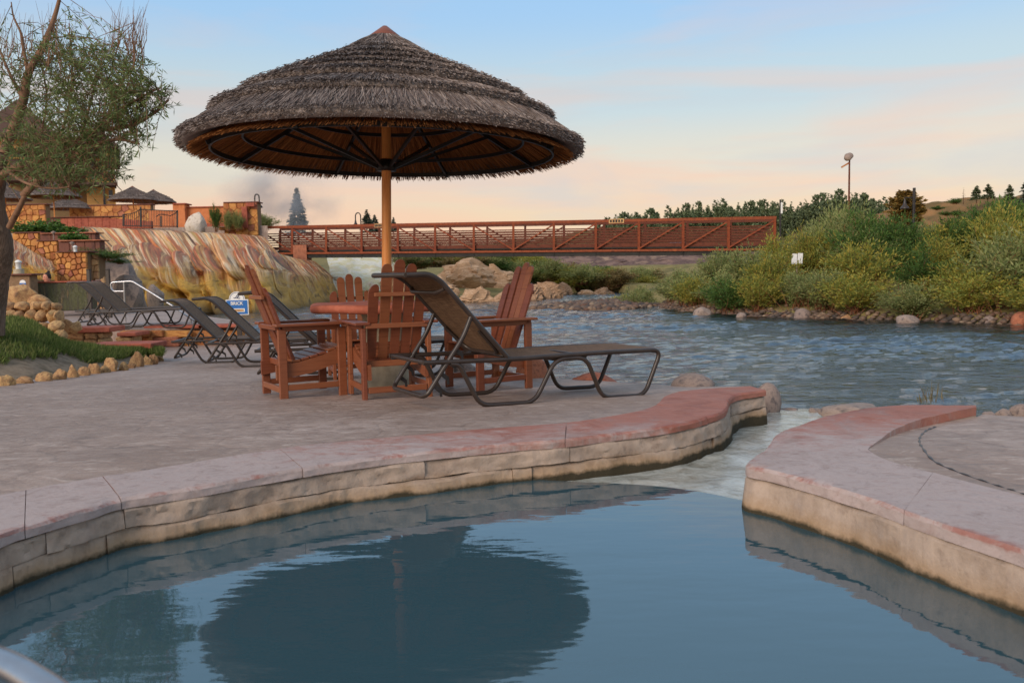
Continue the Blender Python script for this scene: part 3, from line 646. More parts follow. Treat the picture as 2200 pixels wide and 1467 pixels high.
def put_lounger(px, py, ang, label, z=None, D=None):
    global proto
    o = proto if _first[0] else copy_tree(proto); _first[0] = False
    p = PP(px, py) if z is None else G(px, py, z); o.location = (p[0], p[1], (float(zp(p[1])) if z is None else z)); o.rotation_euler = (0, 0, ang); tag(o, label, 'lounger', LG); return o
near = [PP(1034, 873), PP(1381, 847)]; far = [PP(924, 857), PP(1265, 836)]
dv = near[1]-near[0]; ang = math.atan2(dv[1], dv[0]); dh = np.array([math.cos(ang), math.sin(ang)]); dl = np.array([-dh[1], dh[0]])
org = near[0][:2]+dh*.01+dl*.33
o = put_lounger(1034, 873, ang, 'bronze sling lounger nearest the pool, its foot towards the river'); o.location = (org[0], org[1], float(zp(org[1]))+.004)
o.rotation_euler = (0, math.radians(2.0), ang)
put_lounger(452, 777, math.radians(6), 'lounger beside the low stone step, left of the blue sign')
put_lounger(528, 785, math.radians(8), 'lounger in front of the blue sign')
put_lounger(652, 812, math.radians(10), 'lounger half hidden behind the left terracotta chair')
put_lounger(250, 706, math.radians(3), 'lounger on the upper deck, front one of the pair by the steel rail', .07)
put_lounger(226, 700, math.radians(3), 'lounger on the upper deck, rear one of the pair by the steel rail', .07)
# ---- steel grab rail at the pool corner by the viewer
t = thing('grab_rail', 'polished steel grab rail rising from the pool, bottom left corner', 'handrail', (-.8, 1.1, 0)); _q = np.array((-.8, 1.1, 0))
pr = [W(-330, 2300, 1.25)-_q, W(-300, 1420, 1.22)-_q, W(-160, 1385, 1.18)-_q, W(-20, 1418, 1.13)-_q, W(70, 1462, 1.08)-_q, W(150, 1530, 1.03)-_q, W(230, 1700, 1.0)-_q, W(260, 2400, .98)-_q]
MB().tube(smooth_curve(pr, 8), .021, 16).build('rail_tube', M_steel, t)
# ================================================================== rocks
def rockmesh(name, seed, mat, sub=3, rough=.22, facet=5, flat=1.0, layer=0.):
    bm = bmesh.new(); bmesh.ops.create_icosphere(bm, subdivisions=sub, radius=1.0)
    rg = np.random.default_rng(seed); P = np.array([v.co for v in bm.verts])
    N = rg.normal(0, 1, (facet*3, 3)); N /= np.linalg.norm(N, axis=1)[:, None]; D = rg.uniform(.62, .95, facet*3)
    for n, d in zip(N, D):
        s = P@n; P -= np.clip(s-d, 0, None)[:, None]*n*.85
    r = 1+rough*fbm(P*1.6+seed, 4, seed) ; P = P*r[:, None]
    if layer:
        lz = P[:, 2]*7+fbm(P*1.5, 3, seed)*.8; P[:, :2] *= (1+layer*(np.abs((lz % 1)-.5)-.25))[:, None]
    P[:, 2] *= flat
    for v, p in zip(bm.verts, P): v.co = p
    for f in bm.faces: f.smooth = True
    me = bpy.data.meshes.new(name); bm.to_mesh(me); bm.free(); me.materials.append(mat); me.set_sharp_from_angle(angle=math.radians(32)); return me
def rock(name, label, cat, c, size, mat, seed, rz=0., group=None, **k):
    o = add(name, rockmesh(name, seed, mat, **k), mat, None, c, (0, 0, rz), size); return tag(o, label, cat, group)
def rock_px(name, label, x0, x1, ytop, ybase, D, mat, seed, cat='boulder', depth=.8, group=None, **k):
    a, b = W(x0, ybase, D), W(x1, ybase, D); t_ = W((x0+x1)/2, ytop, D); zb = (a[2]+b[2])/2; h = t_[2]-zb; wx = (b[0]-a[0])/2
    return rock(name, label, cat, ((a[0]+b[0])/2, D, zb+h*.25), (wx*1.08, max(wx*depth, .05), h*.83), mat, seed, 0, group, **k)
# boulders along the patio's river edge
rock_px('boulder', 'smooth brown dome-shaped boulder at the patio corner by the river', 1442, 1533, 804, 842, 7.6, M_grey, 11, rough=.08, facet=2)
rock_px('boulder', 'low rust red rock at the river edge under the lounger foot', 1228, 1331, 803, 830, 8.4, M_redrock, 12)
rock_px('boulder', 'pointed rust rock at the river edge behind the lounger legs', 1112, 1180, 768, 818, 8.75, M_redrock, 13, facet=7)
rock_px('boulder', 'flat brown rock beside the right chair leg', 1050, 1120, 790, 822, 8.8, M_redrock, 14)
rock_px('boulder', 'grey rock seen between the right chair legs', 968, 1032, 778, 818, 9.0, M_grey, 15)
rock_px('boulder', 'dark grey boulder closing the end of the red coping', 1622, 1676, 826, 880, 6.35, M_grey, 16, rough=.06, facet=2)
rock_px('boulder', 'low wet rock where the overflow channel meets the river', 1640, 1722, 868, 900, 6.5, M_grey, 17, flat=.8)
rock_px('boulder', 'brown flat rock behind the right pool rim', 1765, 1905, 864, 892, 6.0, M_grey, 18)
rock_px('boulder', 'small round rock in the channel mouth', 1736, 1765, 874, 890, 6.3, M_grey, 19)
for k, (x0, x1, y0) in enumerate(((2110, 2140, 884), (2136, 2172, 877), (2168, 2215, 870), (2200, 2260, 872))):
    rock_px('boulder', ['small brown stone past the end of the right rim', 'second brown stone past the end of the right rim', 'tallest brown stone at the right edge of the picture', 'brown stone cut by the right edge of the picture'][k], x0, x1, y0, 900, 5.35, M_grey, 30+k)
rock_px('boulder', 'pale orange slab at the far corner of the patio by the water', 690, 745, 720, 738, 13.6, M_orange, 21)
# ================================================================== leaves
def leaves(Cn, D, ln, wd, rg, flat=.6):
    n = len(Cn); D = D/np.linalg.norm(D, axis=1)[:, None]; up = rg.normal(0, 1, (n, 3)); up[:, 2] += flat; s = np.cross(D, up); s /= np.linalg.norm(s, axis=1)[:, None]+1e-9
    wv = s*(wd/2)[:, None]; m = Cn+D*(ln*.45)[:, None]; e = Cn+D*ln[:, None]
    return np.stack([Cn, m-wv, e, m+wv], 1).reshape(-1, 3)
def lmesh(name, V, mat): return qmesh(name, V, np.arange(len(V)).reshape(-1, 4), mat)
def bush(name, seed, mat, stemmat, nst=46, nl=6400, ls=.13, lw=.035, h=1.0, spread=.6, droop=.25, stem=True):
    """unit-ish arching willow bush, height ~1, spread ~.6"""
    rg = np.random.default_rng(seed); Cn = []; Dn = []; mb = MB()
    a = rg.uniform(0, 2*math.pi, nst); lean = rg.uniform(.05, 1, nst)**.7*spread; H = h*rg.uniform(.55, 1.05, nst)*(1-.25*lean/spread)
    for i in range(nst):
        t = np.linspace(0, 1, 7); x = lean[i]*(t**1.4); z = H[i]*(t-droop*t**3*(lean[i]/spread)); base = rg.normal(0, .08, 2)
        wig = rg.normal(0, .03, (7, 2)); wig[0] = 0
        P = np.stack([base[0]+x*math.cos(a[i])+wig[:, 0], base[1]+x*math.sin(a[i])+wig[:, 1], z], 1); mb.tube(P, list(np.linspace(.008, .002, 7)), 3, cap=False)
        m = nl//nst; tt = rg.uniform(.16, 1.0, m)**.75; ix = tt*6; i0 = np.clip(ix.astype(int), 0, 5); f = (ix-i0)[:, None]; q = P[i0]*(1-f)+P[i0+1]*f
        off = rg.normal(0, 1, (m, 3)); off *= (.06*rg.uniform(.1, 1.4, m))[:, None]; off[:, 2] *= .8
        tg = P[i0+1]-P[i0]; tg /= np.linalg.norm(tg, axis=1)[:, None]; Cn.append(q+off); Dn.append(tg*.9+off/.06*.5+rg.normal(0, .45, (m, 3)))
    Cn = np.vstack(Cn); Dn = np.vstack(Dn); k = Cn[:, 2] > .04; Cn, Dn = Cn[k], Dn[k]; n = len(Cn)
    fol = lmesh(name+'_foliage', leaves(Cn, Dn, ls*rg.uniform(.6, 1.3, n)*.5, lw*rg.uniform(.7, 1.2, n)*.6, rg), mat)
    return fol, mb.mesh(name+'_stems', stemmat)
M_stem = surf('reddish willow stems', [srgb(120, 76, 54), srgb(148, 100, 72), srgb(100, 70, 56)], 8, 3, .8, .2, 0)
M_lg = leafmat('grey green willow leaves', [srgb(118, 130, 74), srgb(144, 150, 92), srgb(98, 114, 64), srgb(158, 156, 102), srgb(126, 132, 78)], trans=.35, var=.14)
M_ly = leafmat('yellowing willow leaves', [srgb(126, 136, 62), srgb(168, 156, 68), srgb(106, 122, 58), srgb(190, 164, 72), srgb(118, 130, 64), srgb(138, 144, 70)], trans=.35, var=.14)
M_ld = leafmat('dark green leaves', [srgb(72, 98, 46), srgb(92, 122, 56), srgb(60, 84, 42), srgb(108, 134, 64)], trans=.35, var=.12)
M_lb = leafmat('brownish dry leaves', [srgb(128, 112, 72), srgb(146, 126, 84), srgb(110, 104, 62), srgb(120, 92, 62)], var=.12)
BV = {}
for kind, m_ in (('g', M_lg), ('y', M_ly), ('d', M_ld), ('b', M_lb)): BV[kind] = [bush('willow_'+kind, 100+ord(kind)*3+i, m_, M_stem) for i in range(3)]
def put_bush(kind, v, x, y, z, h, wd, rz, label, group, name='willow_bush', cat='bush'):
    t = thing(name, label, cat, (x, y, z), rz, group); f, s = BV[kind][v % 3]
    a = add('foliage', f, None, t); b = add('stems', s, None, t); a.scale = b.scale = (wd/.6, wd/.6, h); return t
def tz(x, y): return float(terrain_z(np.array([x]), np.array([y]))[0])
rgB = np.random.default_rng(21)
LBL = {'g': 'grey-green willow bush in the thicket on the far right bank', 'y': 'yellowing willow bush in the thicket on the far right bank', 'd': 'dark green bush in the thicket on the far right bank', 'b': 'brownish dry willow bush in the thicket on the far right bank'}
# shoreline of the right bank as a curve px -> plan
shore = np.array([G(a, b, -.5)[:2] for a, b in [(1375, 650), (1405, 657), (1480, 669), (1600, 677), (1800, 685), (2000, 690), (2200, 697), (2330, 703)]])
sh = resample(shore, .25); tn = np.gradient(sh, axis=0); tn /= np.linalg.norm(tn, axis=1)[:, None]; nrm = np.stack([-tn[:, 1], tn[:, 0]], 1)
nrm *= np.sign(nrm[:, 1])[:, None]
TOP = [(1330, 590), (1400, 585), (1470, 565), (1540, 535), (1600, 500), (1660, 478), (1720, 466), (1800, 455), (1880, 462), (1950, 476), (2020, 488), (2060, 470), (2110, 440), (2160, 440), (2260, 455)]
def px_of(p):
    q = np.array(p)-[0, 0, CZ]; z = q@fw; return 1100+FPX*(q@RV)/z, 733.5-FPX*(q@UV_)/z
cnt = 0
ROWN = ['at the waterline', 'second row up', 'halfway up', 'high up', 'near the crest', 'on the crest']
for row, (off, n, hb) in enumerate(((.9, 17, 1.15), (2.6, 15, 1.7), (5.2, 14, 2.0), (7.6, 13, 2.3), (10.5, 13, 2.5), (14, 13, 2.6))):
    for i in range(n):
        s_ = int(np.clip((i+.5+rgB.uniform(-.35, .35))/n, 0, .999)*len(sh)); p = sh[s_]+nrm[s_]*(off+rgB.uniform(-.6, .6)); z = tz(p[0], p[1])-.05
        px, py = px_of((p[0], p[1], z))
        if px < 1330: continue
        ytop = np.interp(px, [a for a, b in TOP], [b for a, b in TOP]); zt = W(px, ytop, p[1])[2]
        h = (zt-z)*rgB.uniform(.9, 1.02) if row >= 3 else min(hb*rgB.uniform(.75, 1.2), (zt-z)*.92)
        if abs(px-1712) < 45 and p[1] < 31.2: h = min(h, (W(px, 578, p[1])[2]-z)/1.22)
        h = float(np.clip(h, .4, 4.2))
        k = rgB.choice(['y', 'g', 'y', 'b', 'd'], p=[.32, .40, .2, .03, .05]) if row < 3 else rgB.choice(['g', 'g', 'b', 'd'], p=[.48, .34, .12, .06])
        if px > 2030 and row > 2: k = 'd' if rgB.random() < .6 else 'y'
        if 1850 < px < 2000 and 2 <= row <= 3: k = 'd'
        seg = ['of far bank by river bend', 'of far bank left of white board', 'of far bank right of white board', 'of far bank below hanging lamp', 'of far bank at right edge'][int(np.digitize(px, [1480, 1690, 1840, 2030]))]
        put_bush(k, cnt, p[0], p[1], z, h*1.22, rgB.uniform(1.0, 1.45)*(.75+.25*h/2), rgB.uniform(0, 6.28), f"{ {'g': 'grey-green', 'y': 'yellowing', 'd': 'dark green', 'b': 'brownish'}[k]} willow {ROWN[row]} {seg}", 'willow thicket on the right bank'); cnt += 1
# bare slanting shoots at the water's edge: one mass
mb = MB()
for i in range(420):
    s_ = rgB.integers(0, len(sh)); p = sh[s_]+nrm[s_]*rgB.uniform(.5, 2.2); z = tz(p[0], p[1]); d = np.array([rgB.normal(-.35, .35), rgB.normal(-.35, .25), 1.]); l_ = rgB.uniform(.4, 1.1)
    q = np.array([p[0], p[1], z]); mb.tube([q, q+d*l_*.5, q+d*l_+[0, 0, -.1*l_]], [.009, .007, .003], 3, cap=False)
tag(mb.build('bare_shoots', M_stem), 'bare reddish shoots leaning over the far right shore', 'shoots', kind='stuff')
# cobbles: one mass, plus the boulders one can pick out
def cobbles(name, pts, rg, smin, smax, mat, label):
    base = rockmesh('cob', 5, mat, sub=1, rough=.1, facet=2); bv = np.array([v.co for v in base.vertices]); bf = np.array([list(p.vertices) for p in base.polygons]); bpy.data.meshes.remove(base)
    n = len(pts); s = rg.uniform(0, 1, n)**2*(smax-smin)+smin; sc = np.stack([s*rg.uniform(.8, 1.4, n), s*rg.uniform(.8, 1.2, n), s*rg.uniform(.45, .8, n)], 1); a = rg.uniform(0, 6.28, n)
    V = bv[None]*sc[:, None]; ca, sa = np.cos(a)[:, None], np.sin(a)[:, None]; V = np.stack([V[..., 0]*ca-V[..., 1]*sa, V[..., 0]*sa+V[..., 1]*ca, V[..., 2]], -1)+np.asarray(pts)[:, None]
    F = (bf[None]+(np.arange(n)*len(bv))[:, None, None]).reshape(-1, 3); o = add(name, qmesh(name, V.reshape(-1, 3), F, mat, True), mat); return tag(o, label, 'cobbles', kind='stuff')
M_cob = NM('mixed river cobbles'); M_cob.base(M_cob.ramp(M_cob.n('ShaderNodeNewGeometry').outputs['Random Per Island'], [srgb(74, 64, 58), srgb(108, 90, 78), srgb(62, 58, 58), srgb(124, 102, 84), srgb(90, 76, 68), srgb(100, 72, 58), srgb(142, 122, 102)])); M_cob = M_cob.done(.75, .25)
pts = []
for i in range(2600):
    s_ = rgB.integers(0, len(sh)); o_ = abs(rgB.normal(0, .5))-.2; p = sh[s_]+nrm[s_]*o_; pts.append((p[0], p[1], max(tz(p[0], p[1]) if False else 0, 0)))
P_ = np.array(pts); P_[:, 2] = np.maximum(terrain_z(P_[:, 0], P_[:, 1]), -.56)+.02; cobbles('shore_cobbles', P_, rgB, .035, .13, M_cob, 'brown and grey cobbles along the far right shore')
# gravel bar tongue in mid river
bar = np.array([G(a, b, -.5)[:2] for a, b in [(1130, 663), (1200, 656), (1280, 650), (1340, 645), (1390, 643), (1420, 657), (1350, 665), (1250, 666)]])
mn, mx = bar.min(0), bar.max(0); X, Y = np.meshgrid(np.linspace(mn[0]-1, mx[0]+1, 60), np.linspace(mn[1]-1, mx[1]+1, 60)); P2 = np.stack([X, Y], -1); d_ = pdist(P2, bar)*np.where(inside(P2, bar), 1, -1)
Z = -.5+np.clip(d_*.12, -.4, .14)+.05*fbm(np.stack([X, Y, 0*X], -1)*1.2, 3, 2)
tag(add('gravel_bar', qmesh('gravel_bar', np.stack([X, Y, Z], -1), gridfaces(60, 60), M_soil, True)), kind='structure')
pts = rgB.uniform(mn, mx, (6000, 2)); pts = pts[inside(pts, bar)]; zz = -.5+np.clip(pdist(pts, bar)*.12, 0, .14); cobbles('bar_cobbles', np.c_[pts, zz], rgB, .07, .22, M_cob, 'cobbles covering the gravel bar in the river')
for k, (x0, x1, y0, y1, m_, lb) in enumerate([(1490, 1527, 661, 677, M_grey, 'round brownish boulder at the left of the far right shore'), (1705, 1742, 664, 682, M_grey, 'grey boulder at the shore below the white board'), (1922, 1972, 676, 692, M_grey, 'flat dark boulder in the middle of the far right shore'), (2175, 2225, 670, 696, M_redrock, 'large reddish boulder at the right edge of the far shore'), (1805, 1830, 674, 685, M_tan, 'small tan boulder on the far right shore'), (2110, 2140, 680, 693, M_grey, 'grey rock left of the reddish boulder on the far shore'), (2135, 2160, 678, 691, M_tan, 'tan stone touching the reddish boulder on the far shore'), (1582, 1604, 672, 681, M_grey, 'small grey rock among the far shore willows')]):
    D = float(G((x0+x1)/2, y1, -.5)[1]); rock_px('boulder', lb, x0, x1, y0, y1+3, D, m_, 50+k, rough=.1, facet=3)
# ================================================================== far left bank: layered sandstone, brush
M_layer = surf('layered sandstone', [srgb(138, 108, 84), srgb(190, 156, 124), srgb(164, 130, 102), srgb(208, 176, 146), srgb(116, 88, 70)], 2.2, 9, .9, .12, .8, 9, .08, (1, 1, 6), var=.08)
for k, (x0, x1, y0, y1, lb) in enumerate([(945, 1062, 556, 604, 'big layered sandstone ledge under the middle of the bridge'), (1035, 1125, 572, 622, 'layered sandstone block behind the right chair'), (905, 985, 590, 646, 'dark sandstone rock at the waterline left of the small waterfall'), (985, 1060, 615, 648, 'tan rock at the waterline behind the lounger headrest'), (1105, 1175, 606, 644, 'slanted sandstone slab at the river bend'), (1150, 1205, 600, 640, 'layered sandstone rock right of the slanted slab'), (1190, 1232, 610, 634, 'low brown rock at the river bend'), (1240, 1282, 618, 632, 'flat rock on the far shore left of two small ones'), (1275, 1318, 618, 631, 'flat reddish rock on the far shore'), (1060, 1115, 625, 647, 'broken rock at the waterline beside the right chair'), (820, 925, 575, 640, 'brown ledge behind the centre chair')]):
    D = float(G((x0+x1)/2, max(y1, 632), -.5)[1])+(4 if y1 < 630 else 0); rock_px('ledge_rock', lb, x0, x1, y0, y1+6, min(D, 62), M_layer, 70+k, 'rock', .7, layer=.5, facet=9, rough=.35, sub=4)
FB = 'low brush along the far left bank'
for i in range(96):
    px = rgB.uniform(880, 1400); f = rgB.random(); D = rgB.uniform(64, 78); yb = np.interp(px, [880, 1000, 1150, 1250, 1400], [572, 576, 590, 616, 628])-rgB.uniform(0, 16)
    if px > 1230: yb = rgB.uniform(598, 624)
    p = W(px, yb, D); k = rgB.choice(['d', 'g', 'y', 'b'], p=[.3, .4, .15, .15]) if px < 1200 else rgB.choice(['g', 'y', 'b'], p=[.5, .3, .2])
    put_bush(k, i, p[0], D, p[2]-.3, rgB.uniform(.9, 2.0), rgB.uniform(1.2, 2.2), rgB.uniform(0, 6), f"{ {'g': 'grey-green', 'y': 'yellow-green', 'd': 'dark green', 'b': 'brownish'}[k]} bush beyond the bridge, {['above the sandstone ledges', 'behind the right chair', 'above the river bend', 'in the brush left of the right thicket', 'next to the right thicket'][int(np.digitize(px, [1000, 1110, 1220, 1320]))]}", FB)
for k, (px, y0, y1, D, wd) in enumerate([(1295, 565, 592, 70, 1.6), (1120, 553, 606, 66, 2.0), (1062, 551, 590, 66, 1.4), (1000, 551, 570, 66, 1.6), (1165, 558, 608, 66, 1.8), (1375, 568, 612, 68, 1.5)]):
    a = W(px, y1, D); b = W(px, y0, D); put_bush('d' if k % 2 == 0 else 'g', k, a[0], D, a[2]-.2, (b[2]-a[2])*1.1, wd, k, ['round dark bush on the far bank in front of the mud bluff', 'tall dark brush clump right above the layered rocks', 'brush clump over the small waterfall', 'brush on top of the big sandstone ledge', 'brush clump behind the slanted sandstone slab', 'bush on the far bank nearest the right thicket'][k], FB)
# mud bluff beyond
bl = [(1000, 546), (1150, 543), (1300, 541), (1450, 540), (1600, 540), (1750, 545)]
V = []; m = 90; n = 26
for j in range(n):
    for i in range(m):
        px = 1000+(1750-1000)*i/(m-1); v = j/(n-1); D = 84-6*v; q = W(px, 540+58*v, D); q = q+np.array([0, 1.3, .5])*fbm(np.array([px*.03, v*4, 1.]), 4, 9); V.append(q)
M_bluff = surf('grey brown shale', [srgb(104, 84, 78), srgb(136, 112, 102), srgb(92, 76, 74), srgb(164, 138, 118)], .5, 9, .95, .1, .8, 4, .1, (1, 1, 3), lo=.28)
tag(add('bluff', qmesh('bluff', V, gridfaces(n, m), M_bluff, True)), kind='structure')
# ================================================================== hills, forest
def ridge(name, pts, D, dep, mat, nx=120, ny=24, drop=14, amp=.6, seed=1):
    xs = np.linspace(pts[0][0], pts[-1][0], nx); ys = np.interp(xs, [p[0] for p in pts], [p[1] for p in pts]); V = []
    for j in range(ny):
        f = j/(ny-1)
        for x, y in zip(xs, ys):
            q = W(x, y, D); zb = 2.0; V.append((q[0]*(1+(f-.25)*.0), D-dep*.6+dep*1.6*f-dep*.0, zb+(q[2]-zb)*math.sin(min(1, f*1.6)*math.pi/2)+amp*float(fbm(np.array([x*.04, f*5, 0.]), 3, seed))*min(1, f*3)))
    tag(add(name, qmesh(name, V, gridfaces(ny, nx), mat, True)), kind='structure')
M_hill = surf('dry rust grass hillside', [srgb(126, 90, 62), srgb(150, 112, 74), srgb(112, 92, 60), srgb(92, 92, 58)], .08, 9, .95, .1, .5, .5, .3, kind='World')
ridge('hills', [(900, 530), (1150, 510), (1290, 484), (1400, 474), (1500, 466), (1560, 460), (1700, 460), (1800, 452), (1900, 460), (1990, 466), (2300, 470)], 380, 90, M_grassland, drop=20, amp=2)
ridge('hills', [(1960, 475), (1995, 455), (2030, 441), (2080, 425), (2130, 416), (2200, 412), (2320, 405)], 130, 30, M_hill, amp=.6, seed=4)
M_needle = leafmat('pine needles', [srgb(84, 98, 70), srgb(106, 118, 84), srgb(70, 84, 62), srgb(122, 130, 94)], .7, .1, var=.12)
M_spruce = leafmat('blue grey spruce needles', [srgb(66, 78, 66), srgb(88, 98, 84), srgb(54, 66, 56), srgb(102, 110, 94)], .7, .1)
M_rusty = leafmat('rusty pine needles', [srgb(120, 98, 50), srgb(146, 112, 56), srgb(92, 88, 46), srgb(160, 124, 66)], .7, .1)
M_bark = surf('brown bark', [srgb(70, 54, 44), srgb(104, 82, 66)], 6, 6, .9, .1, .5, 20, .02, (1, 1, .3))
def conifer_parts(seed, nb, nl, shape='spruce', ls=.05, lw=.03):
    """unit height conifer -> leaf verts"""
    rg = np.random.default_rng(seed); Cn = []; Dn = []; RR = []
    for i in range(nb):
        z = rg.uniform(.04, .98) if shape == 'spruce' else rg.uniform(.14, .98)
        R = (1-z)*.26+.006 if shape == 'spruce' else .21*math.sin(math.pi*min(1, max(.08, (1.02-z)*1.15)))**.7
        R *= rg.uniform(.6, 1.15); RR.append(R); a = rg.uniform(0, 6.28); t = rg.uniform(.12, 1, nl)**.7; d = np.array([math.cos(a), math.sin(a)])
        q = np.stack([d[0]*R*t, d[1]*R*t, z-(R*.28*t if shape == 'spruce' else -R*.25*t)+R*.18*t**2], 1)+rg.normal(0, .012, (nl, 3))*np.array([1, 1, .6]); Cn.append(q)
        Dn.append(np.stack([d[0]+rg.normal(0, .7, nl), d[1]+rg.normal(0, .7, nl), rg.normal(-.1 if shape == 'spruce' else .3, .4, nl)], 1))
    Cn = np.vstack(Cn); Dn = np.vstack(Dn); n = len(Cn); k_ = np.clip(np.repeat(np.array(RR), nl)/.13+.18, 0, 1); return leaves(Cn, Dn, ls*k_*rg.uniform(.6, 1.3, n), lw*k_*rg.uniform(.7, 1.2, n), rg)
def conifer(name, label, px, ytop, ybase, D, mat, seed, shape='spruce', nb=150, nl=34, ls=.05, lw=.026, wide=1.0, group=None):
    a, b = W(px, ybase, D), W(px, ytop, D); h = b[2]-a[2]; t = thing(name, label, 'tree', a, 0, group)
    cr_ = add('crown', lmesh('crown', conifer_parts(seed, nb, nl, shape, ls, lw), mat), mat, t); cr_.scale = (h*wide, h*wide, h)
    MB().tube([(0, 0, -.5), (0, 0, h*.5), (0, 0, h*.97)], [h*.018+.03, h*.011, h*.002], 6).build('trunk', M_bark, t); return t
conifer('spruce_tree', 'tall misty spruce behind the left end of the bridge', 641, 402, 505, 95, M_spruce, 5, nb=330, nl=46, ls=.035, lw=.02, wide=1.1)
conifer('spruce_tree', 'small spruce above the bridge rail, just left of the umbrella pole', 789, 449, 500, 80, M_spruce, 6, ls=.07, wide=1.25)
conifer('spruce_tree', 'short spruce beside the umbrella pole above the bridge', 806, 460, 500, 84, M_spruce, 7, ls=.07, wide=1.2)
conifer('spruce_tree', 'little spruce peeking out right of the umbrella pole', 846, 466, 500, 86, M_spruce, 8, ls=.07, wide=1.2)
conifer('pine_tree', 'rusty brown pine behind the hanging lamp post', 1945, 412, 520, 55, M_rusty, 9, 'pine', nb=260, nl=40, ls=.05, lw=.03, wide=1.55)
for k, (px, yt, yb, lb, sh_) in enumerate([(2070, 402, 432, 'bare snag leftmost of the trees on the brown hill', 'bare'), (2098, 398, 430, 'left pine of the pair on the brown hill', 'pine'), (2122, 394, 428, 'right pine of the pair on the brown hill', 'pine'), (2168, 396, 432, 'pine on the brown hill next to the big spruce', 'pine')]):
    conifer('pine_tree', lb, px, yt, yb, 128, M_needle if sh_ != 'bare' else M_bark, 20+k, 'spruce', nb=120 if sh_ == 'pine' else 30, nl=26 if sh_ == 'pine' else 8, ls=.07 if sh_ == 'pine' else .06, lw=.05 if sh_ == 'pine' else .012, wide=1.7 if sh_ == 'pine' else .8)
conifer('spruce_tree', 'large blue-green spruce at the right edge of the picture', 2215, 360, 470, 70, M_spruce, 31, nb=330, nl=44, ls=.045, lw=.024, wide=1.3)
for k, (px, yt, yb) in enumerate([(2052, 424, 436), (2013, 440, 449), (2034, 452, 461), (2055, 450, 462)]):
    a = W(px, yb, 126); b = W(px, yt, 126); put_bush('d', k, a[0], 126, a[2]-.2, (b[2]-a[2])*1.2, 1.3, k, ['larger round bush on the skyline of the brown hill', 'small bush on the lower skyline of the brown hill', 'left dark bush on the slope of the brown hill', 'right dark bush on the slope of the brown hill'][k], 'bushes on the brown hill', 'hill_bush')
# forest on the ridge reads as one mass
rgF = np.random.default_rng(4); U = [conifer_parts(200+i, 34, 9, 'spruce' if i % 3 else 'pine', .15, .09) for i in range(6)]; VV = []
for i in range(620):
    px = rgF.uniform(1280, 2030); yt = np.interp(px, [1280, 1330, 1400, 1500, 1560, 1640, 1700, 1760, 1810, 1850, 1900, 1940, 2030], [474, 462, 455, 440, 436, 436, 438, 424, 412, 420, 432, 440, 452]); f = rgF.random()
    D = 330+rgF.uniform(0, 70); h = rgF.uniform(26, 44)*(1.15 if 1740 < px < 1900 else 1); top = yt+rgF.uniform(-8, 20) if f < .4 else yt+rgF.uniform(8, 42); a = W(px, top+h, D); b = W(px, top, D); H = b[2]-a[2]
    VV.append(U[i % 6]*np.array([H*.95, H*.95, H])+a)
tag(add('pine_forest', lmesh('pine_forest', np.vstack(VV), M_needle)), 'dark pine forest along the distant ridge', 'forest', kind='stuff')
# ================================================================== bridge
M_rust = surf('weathering steel, orange rust', [srgb(98, 48, 30), srgb(140, 68, 38), srgb(118, 56, 33), srgb(152, 78, 44)], 3, 8, .7, .3, .2, 30, .004, var=.05)
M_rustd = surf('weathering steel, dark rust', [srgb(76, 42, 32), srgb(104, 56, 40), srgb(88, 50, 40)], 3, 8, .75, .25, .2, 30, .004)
M_dark = surf('tarred girder', [srgb(34, 32, 30), srgb(52, 50, 46)], 2, 6, .7, .3, .2, 12, .01)
br = thing('footbridge', 'long rust-orange steel truss footbridge crossing the river', 'bridge', W(1100, 560, 52))
base = np.array(br.location)
def BD(px): return 1/np.interp(px, [556, 1668], [1/57.5, 1/47.5])
tl = W(556, 489, BD(556)); tr_ = W(1668, 468, BD(1668)); bl_ = W(556, 545, BD(556)); br_ = W(1668, 535.5, BD(1668))
axis = (tr_-tl)[:2]; Lb = np.linalg.norm(axis); axis = axis/Lb; back = np.array([-axis[1], axis[0], 0])*2.6
post_px = [628, 701, 777, 855, 935, 1018, 1103, 1190, 1280, 1372.5, 1467.5, 1565, 1664]
def on(t, top): a, b = (tl, tr_) if top else (bl_, br_); return a+(b-a)*t
def t_of(px):
    lo_, hi_ = 0., 1.
    for _ in range(40):
        m_ = (lo_+hi_)/2
        if px_of(on(m_, False))[0] < px: lo_ = m_
        else: hi_ = m_
    return (lo_+hi_)/2
PT = [0.0]+[t_of(p) for p in post_px]
sub_ = lambda p: tuple(np.array(p)-base)
for side in (0, 1):
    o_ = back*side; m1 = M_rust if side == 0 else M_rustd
    MB().beam(sub_(tl+o_), sub_(tr_+o_), .16, .17).build('top_chord', m1, br)
    MB().beam(sub_(bl_+o_), sub_(br_+o_), .16, .13).build('bottom_chord', m1, br)
    for k, t_ in enumerate(PT): MB().beam(sub_(on(t_, False)+o_+[0, 0, .066]), sub_(on(t_, True)+o_-[0, 0, .086]), .14, .14, (0, 1, 0)).build('post', m1, br)
    for k in range(len(PT)-1):
        a, b = (k, k+1) if k < 7 else (k+1, k)
        MB().beam(sub_(on(PT[a], True)+o_+[0, .0, -.15]), sub_(on(PT[b], False)+o_+[0, 0, .1]), .08, .08).build('diagonal', m1, br)
    for r in range(7):
        z = .40+.155*r; H0 = tl[2]-bl_[2]; H1 = tr_[2]-br_[2]
        oo = back*(.05 if side == 0 else .95); MB().beam(sub_(bl_+oo+[0, 0, z*H0/1.78]), sub_(br_+oo+[0, 0, z*H1/1.78]), .03, .07).build('rail', M_rustd, br)
    oo = back*(.05 if side == 0 else .95); MB().beam(sub_(bl_+oo+[0, 0, .30]), sub_(br_+oo+[0, 0, .30]), .04, .16).build('toe_board', M_rustd, br)
